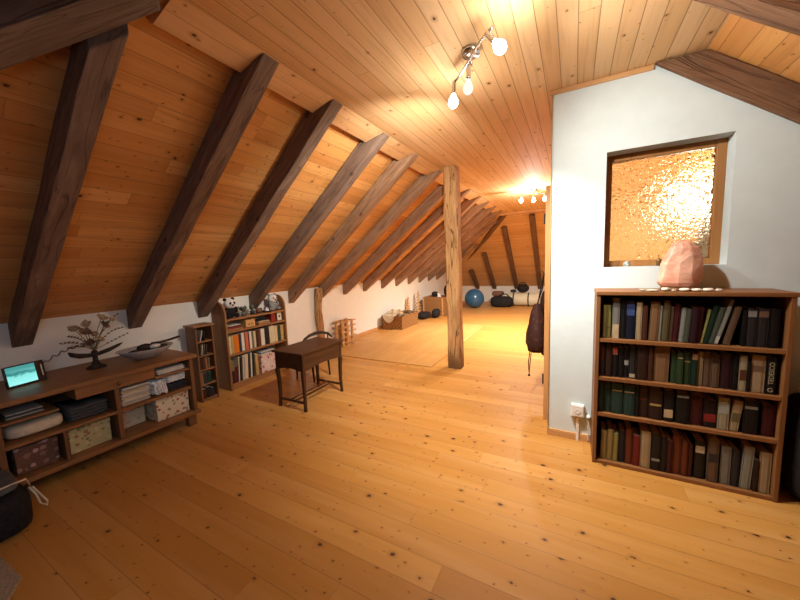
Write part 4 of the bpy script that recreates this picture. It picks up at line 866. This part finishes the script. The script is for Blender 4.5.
# ------------------------------------------------------------------ far end
t = NT('blue_vinyl', .25, .5); t.col((.025, .10, .19)); t.bump(t.n('ShaderNodeTexWave').outputs[0], .02, .002); M_ball = t.m
ba = thing('exercise_ball', (-2.70, 9.95, 0), 'shiny blue exercise ball on the floor behind the free-standing post', 'ball')
MB().ball((-2.72, 9.95, .30), .30, 32).build('ball', M_ball, ba, smooth=True)
MB().lathe([(.002, 0), (.012, 0), (.010, .006), (.002, .006)], (-2.462, 9.804, .30), 10, (.9, -.45, 0)).build('valve', M_black, ba)
M_brc = plain('brown_blanket', (.20, .10, .065), .9, .1)
tag(cushion(-2.36, -1.98, 10.55, 11.0, .001, .30, puff=.6, jit=.02).build('brown_sack', plain('grey_sack', (.12, .09, .08), .9, .1), loc=(-2.2, 10.8, .001), smooth=True), 'grey-brown sack between the blue ball and the black bag', 'sack')
tag(cushion(-2.34, -1.98, 10.62, 10.95, .302, .46, puff=.5).build('brown_cushion', M_brc, loc=(-2.2, 10.8, .302), smooth=True), 'brown cushion lying on the grey-brown sack', 'cushion')
bb = thing('black_bag', (-1.9, 10.5, 0), 'big slumped black bag on the floor at the far end', 'bag')
cushion(-2.30, -1.62, 10.18, 10.52, .001, .34, puff=.65, jit=.03).build('body', M_black, bb, smooth=True)
MB().tube([(-2.05, 10.35, .33), (-1.95, 10.33, .42), (-1.80, 10.33, .40), (-1.72, 10.35, .31)], .018).build('handle', M_black, bb, smooth=True)
br = thing('bedroll', (-1.35, 10.75, 0), 'cream rolled sleeping mat strapped with dark bands at the far end', 'bedroll')
M_roll = plain('cream_roll', (.58, .54, .38), .85, .1)
MB().lathe([(.10, 0), (.19, .01), (.205, .03), (.205, .95), (.19, .97), (.10, .98)], (-1.85, 10.75, .207), 24, (1, 0, 0)).build('roll', M_roll, br, smooth=True)
for dx in (.18, .62): MB().lathe([(.206, 0), (.212, .002), (.212, .035), (.206, .037)], (-1.85+dx, 10.75, .207), 24, (1, 0, 0), cap=False).build('strap', M_black, br, smooth=True)
hb = thing('round_bag', (-1.38, 10.72, .415), 'round black bag perched on top of the bedroll', 'bag')
MB().ball((-1.38, 10.74, .56), .17, 18, 1.1, .9, .8).build('body', M_black, hb, smooth=True)
MB().tube([(-1.52, 10.70, .60), (-1.46, 10.68, .73), (-1.32, 10.68, .74), (-1.25, 10.70, .62)], .014).build('handle', M_black, hb, smooth=True)
tag(cushion(-1.76, -1.585, 10.62, 10.86, .424, .52, puff=.7).build('dark_pouch', M_dark, loc=(-1.67, 10.74, .424), smooth=True), 'small dark pouch on the bedroll beside the round bag', 'pouch')

# bags hung by the door frame
M_bag = floral('purple_brown_cloth', (.045, .017, .013), [(.085, .032, .02), (.035, .013, .015), (.07, .028, .016)], 22.)
hk = thing('coat_hook', (PX0, 3.62, 1.32), 'iron hook on the boarded side wall holding the bags', 'hook')
MB().tube([(PX0+.009, 3.62, 1.34), (-.23, 3.62, 1.33), (-.26, 3.62, 1.30), (-.28, 3.62, 1.33)], .006).build('hook', M_iron, hk, smooth=True)
dbg = thing('drawstring_bag', (-.31, 3.62, 1.30), 'dark patterned drawstring bag hanging beside the door frame', 'bag')
rings = []
for z, rx, ry in ((.47, .03, .05), (.49, .085, .13), (.56, .105, .155), (.68, .10, .15), (.80, .08, .12), (.90, .055, .085), (.96, .035, .05), (.985, .03, .04)):
    rings.append([(-.325+rx*(1+.10*math.sin(k*4+z*20))*math.cos(2*math.pi*k/20), 3.62+ry*(1+.08*math.sin(k*3.3))*math.sin(2*math.pi*k/20), z) for k in range(20)])
MB().loft(rings).build('body', M_bag, dbg, smooth=True)
MB().tube([(-.32, 3.60, .97), (-.29, 3.60, 1.15), (-.262, 3.62, 1.306), (-.275, 3.64, 1.15), (-.33, 3.645, .97)], .006).build('strap', M_black, dbg, smooth=True)
MB().tube([(-.385, 3.56, .50), (-.40, 3.55, .36), (-.393, 3.56, .24), (-.385, 3.57, .36), (-.372, 3.57, .50)], .005).build('drawcord', M_black, dbg, smooth=True)
MB().ball((-.393, 3.56, .225), .014, 10).build('toggle', M_drift, dbg, smooth=True)
tag(cushion(-.32, -.20, 3.80, 4.02, .36, 1.1, puff=.55, jit=.03).build('dark_scarf', plain('dark_brown_scarf', (.035, .018, .016), .9, .1), loc=(-.26, 3.9, 1.1), smooth=True), 'dark brown cloth hanging behind the drawstring bag', 'cloth')

# black bag with cord by the sideboard
bgf = thing('tote_bag', (-3.0, .45, 0), 'black bag with a cream cord loop in the dark by the sideboard end', 'bag')
cushion(-3.12, -2.70, .20, .50, .001, .255, puff=.5, jit=.02).build('body', M_black, bgf, smooth=True)
cushion(-3.10, -2.74, .20, .47, .256, .30, puff=.5, jit=.03).build('flap', plain('grey_flap', (.10, .10, .095), .9, .1), bgf, smooth=True)
MB().tube([(-2.735, .25, .29), (-2.76, .38, .300), (-2.80, .49, .285), (-2.82, .505, .23)], .006).build('piping', M_linen, bgf, smooth=True)
MB().tube([(-2.79, .495, .235), (-2.772, .515, .18), (-2.768, .525, .12), (-2.776, .55, .085), (-2.80, .56, .10), (-2.805, .54, .15), (-2.80, .51, .225)], .0055, 8).build('cord_loop', M_linen, bgf, smooth=True)
# pale rug corner close to the viewer
mr = MB(); ring = []
tag(MB().prism([(-2.28, -.9), (-2.20, -.2), (-2.22, .28), (-2.34, .345), (-2.62, .33), (-2.66, .1), (-2.66, -.9)], 'z', .0005, .012).build('rug', plain('dim_beige_rug', (.34, .26, .17), .95, .05, 0, .3, 80.), bevel=.003), 'corner of a beige rug on the dark floor before the sideboard', 'rug')

# ------------------------------------------------------------------ world, camera, view
w = bpy.data.worlds.new('dusk'); SC.world = w; w.use_nodes = True
w.node_tree.nodes['Background'].inputs[0].default_value = (.10, .15, .25, 1); w.node_tree.nodes['Background'].inputs[1].default_value = .3
cam = bpy.data.cameras.new('camera'); co = bpy.data.objects.new('camera', cam); COL.objects.link(co); SC.camera = co
cam.sensor_fit = 'HORIZONTAL'; cam.sensor_width = 36.; cam.lens = 36.*321.34/800; cam.clip_start = .02
yaw, pit, rol = 0.495680301, 0.110218863, -0.0377539265
fw = Vector((-math.sin(yaw)*math.cos(pit), math.cos(yaw)*math.cos(pit), -math.sin(pit))); rt = Vector((math.cos(yaw), math.sin(yaw), 0)); up = rt.cross(fw)
r2 = rt*math.cos(rol)+up*math.sin(rol); u2 = -rt*math.sin(rol)+up*math.cos(rol)
Mc = Matrix((r2, u2, -fw)).transposed().to_4x4(); Mc.translation = (0, 0, 1.45); co.matrix_world = Mc
SC.view_settings.view_transform = 'Standard'; SC.view_settings.look = 'None'; SC.view_settings.gamma = 1; SC.view_settings.use_curve_mapping = False
SC.view_settings.exposure = 0.
SC.cycles.use_denoising = True; SC.cycles.caustics_refractive = False; SC.cycles.caustics_reflective = False; SC.cycles.max_bounces = 10; SC.cycles.diffuse_bounces = 6; SC.cycles.sample_clamp_indirect = 4.
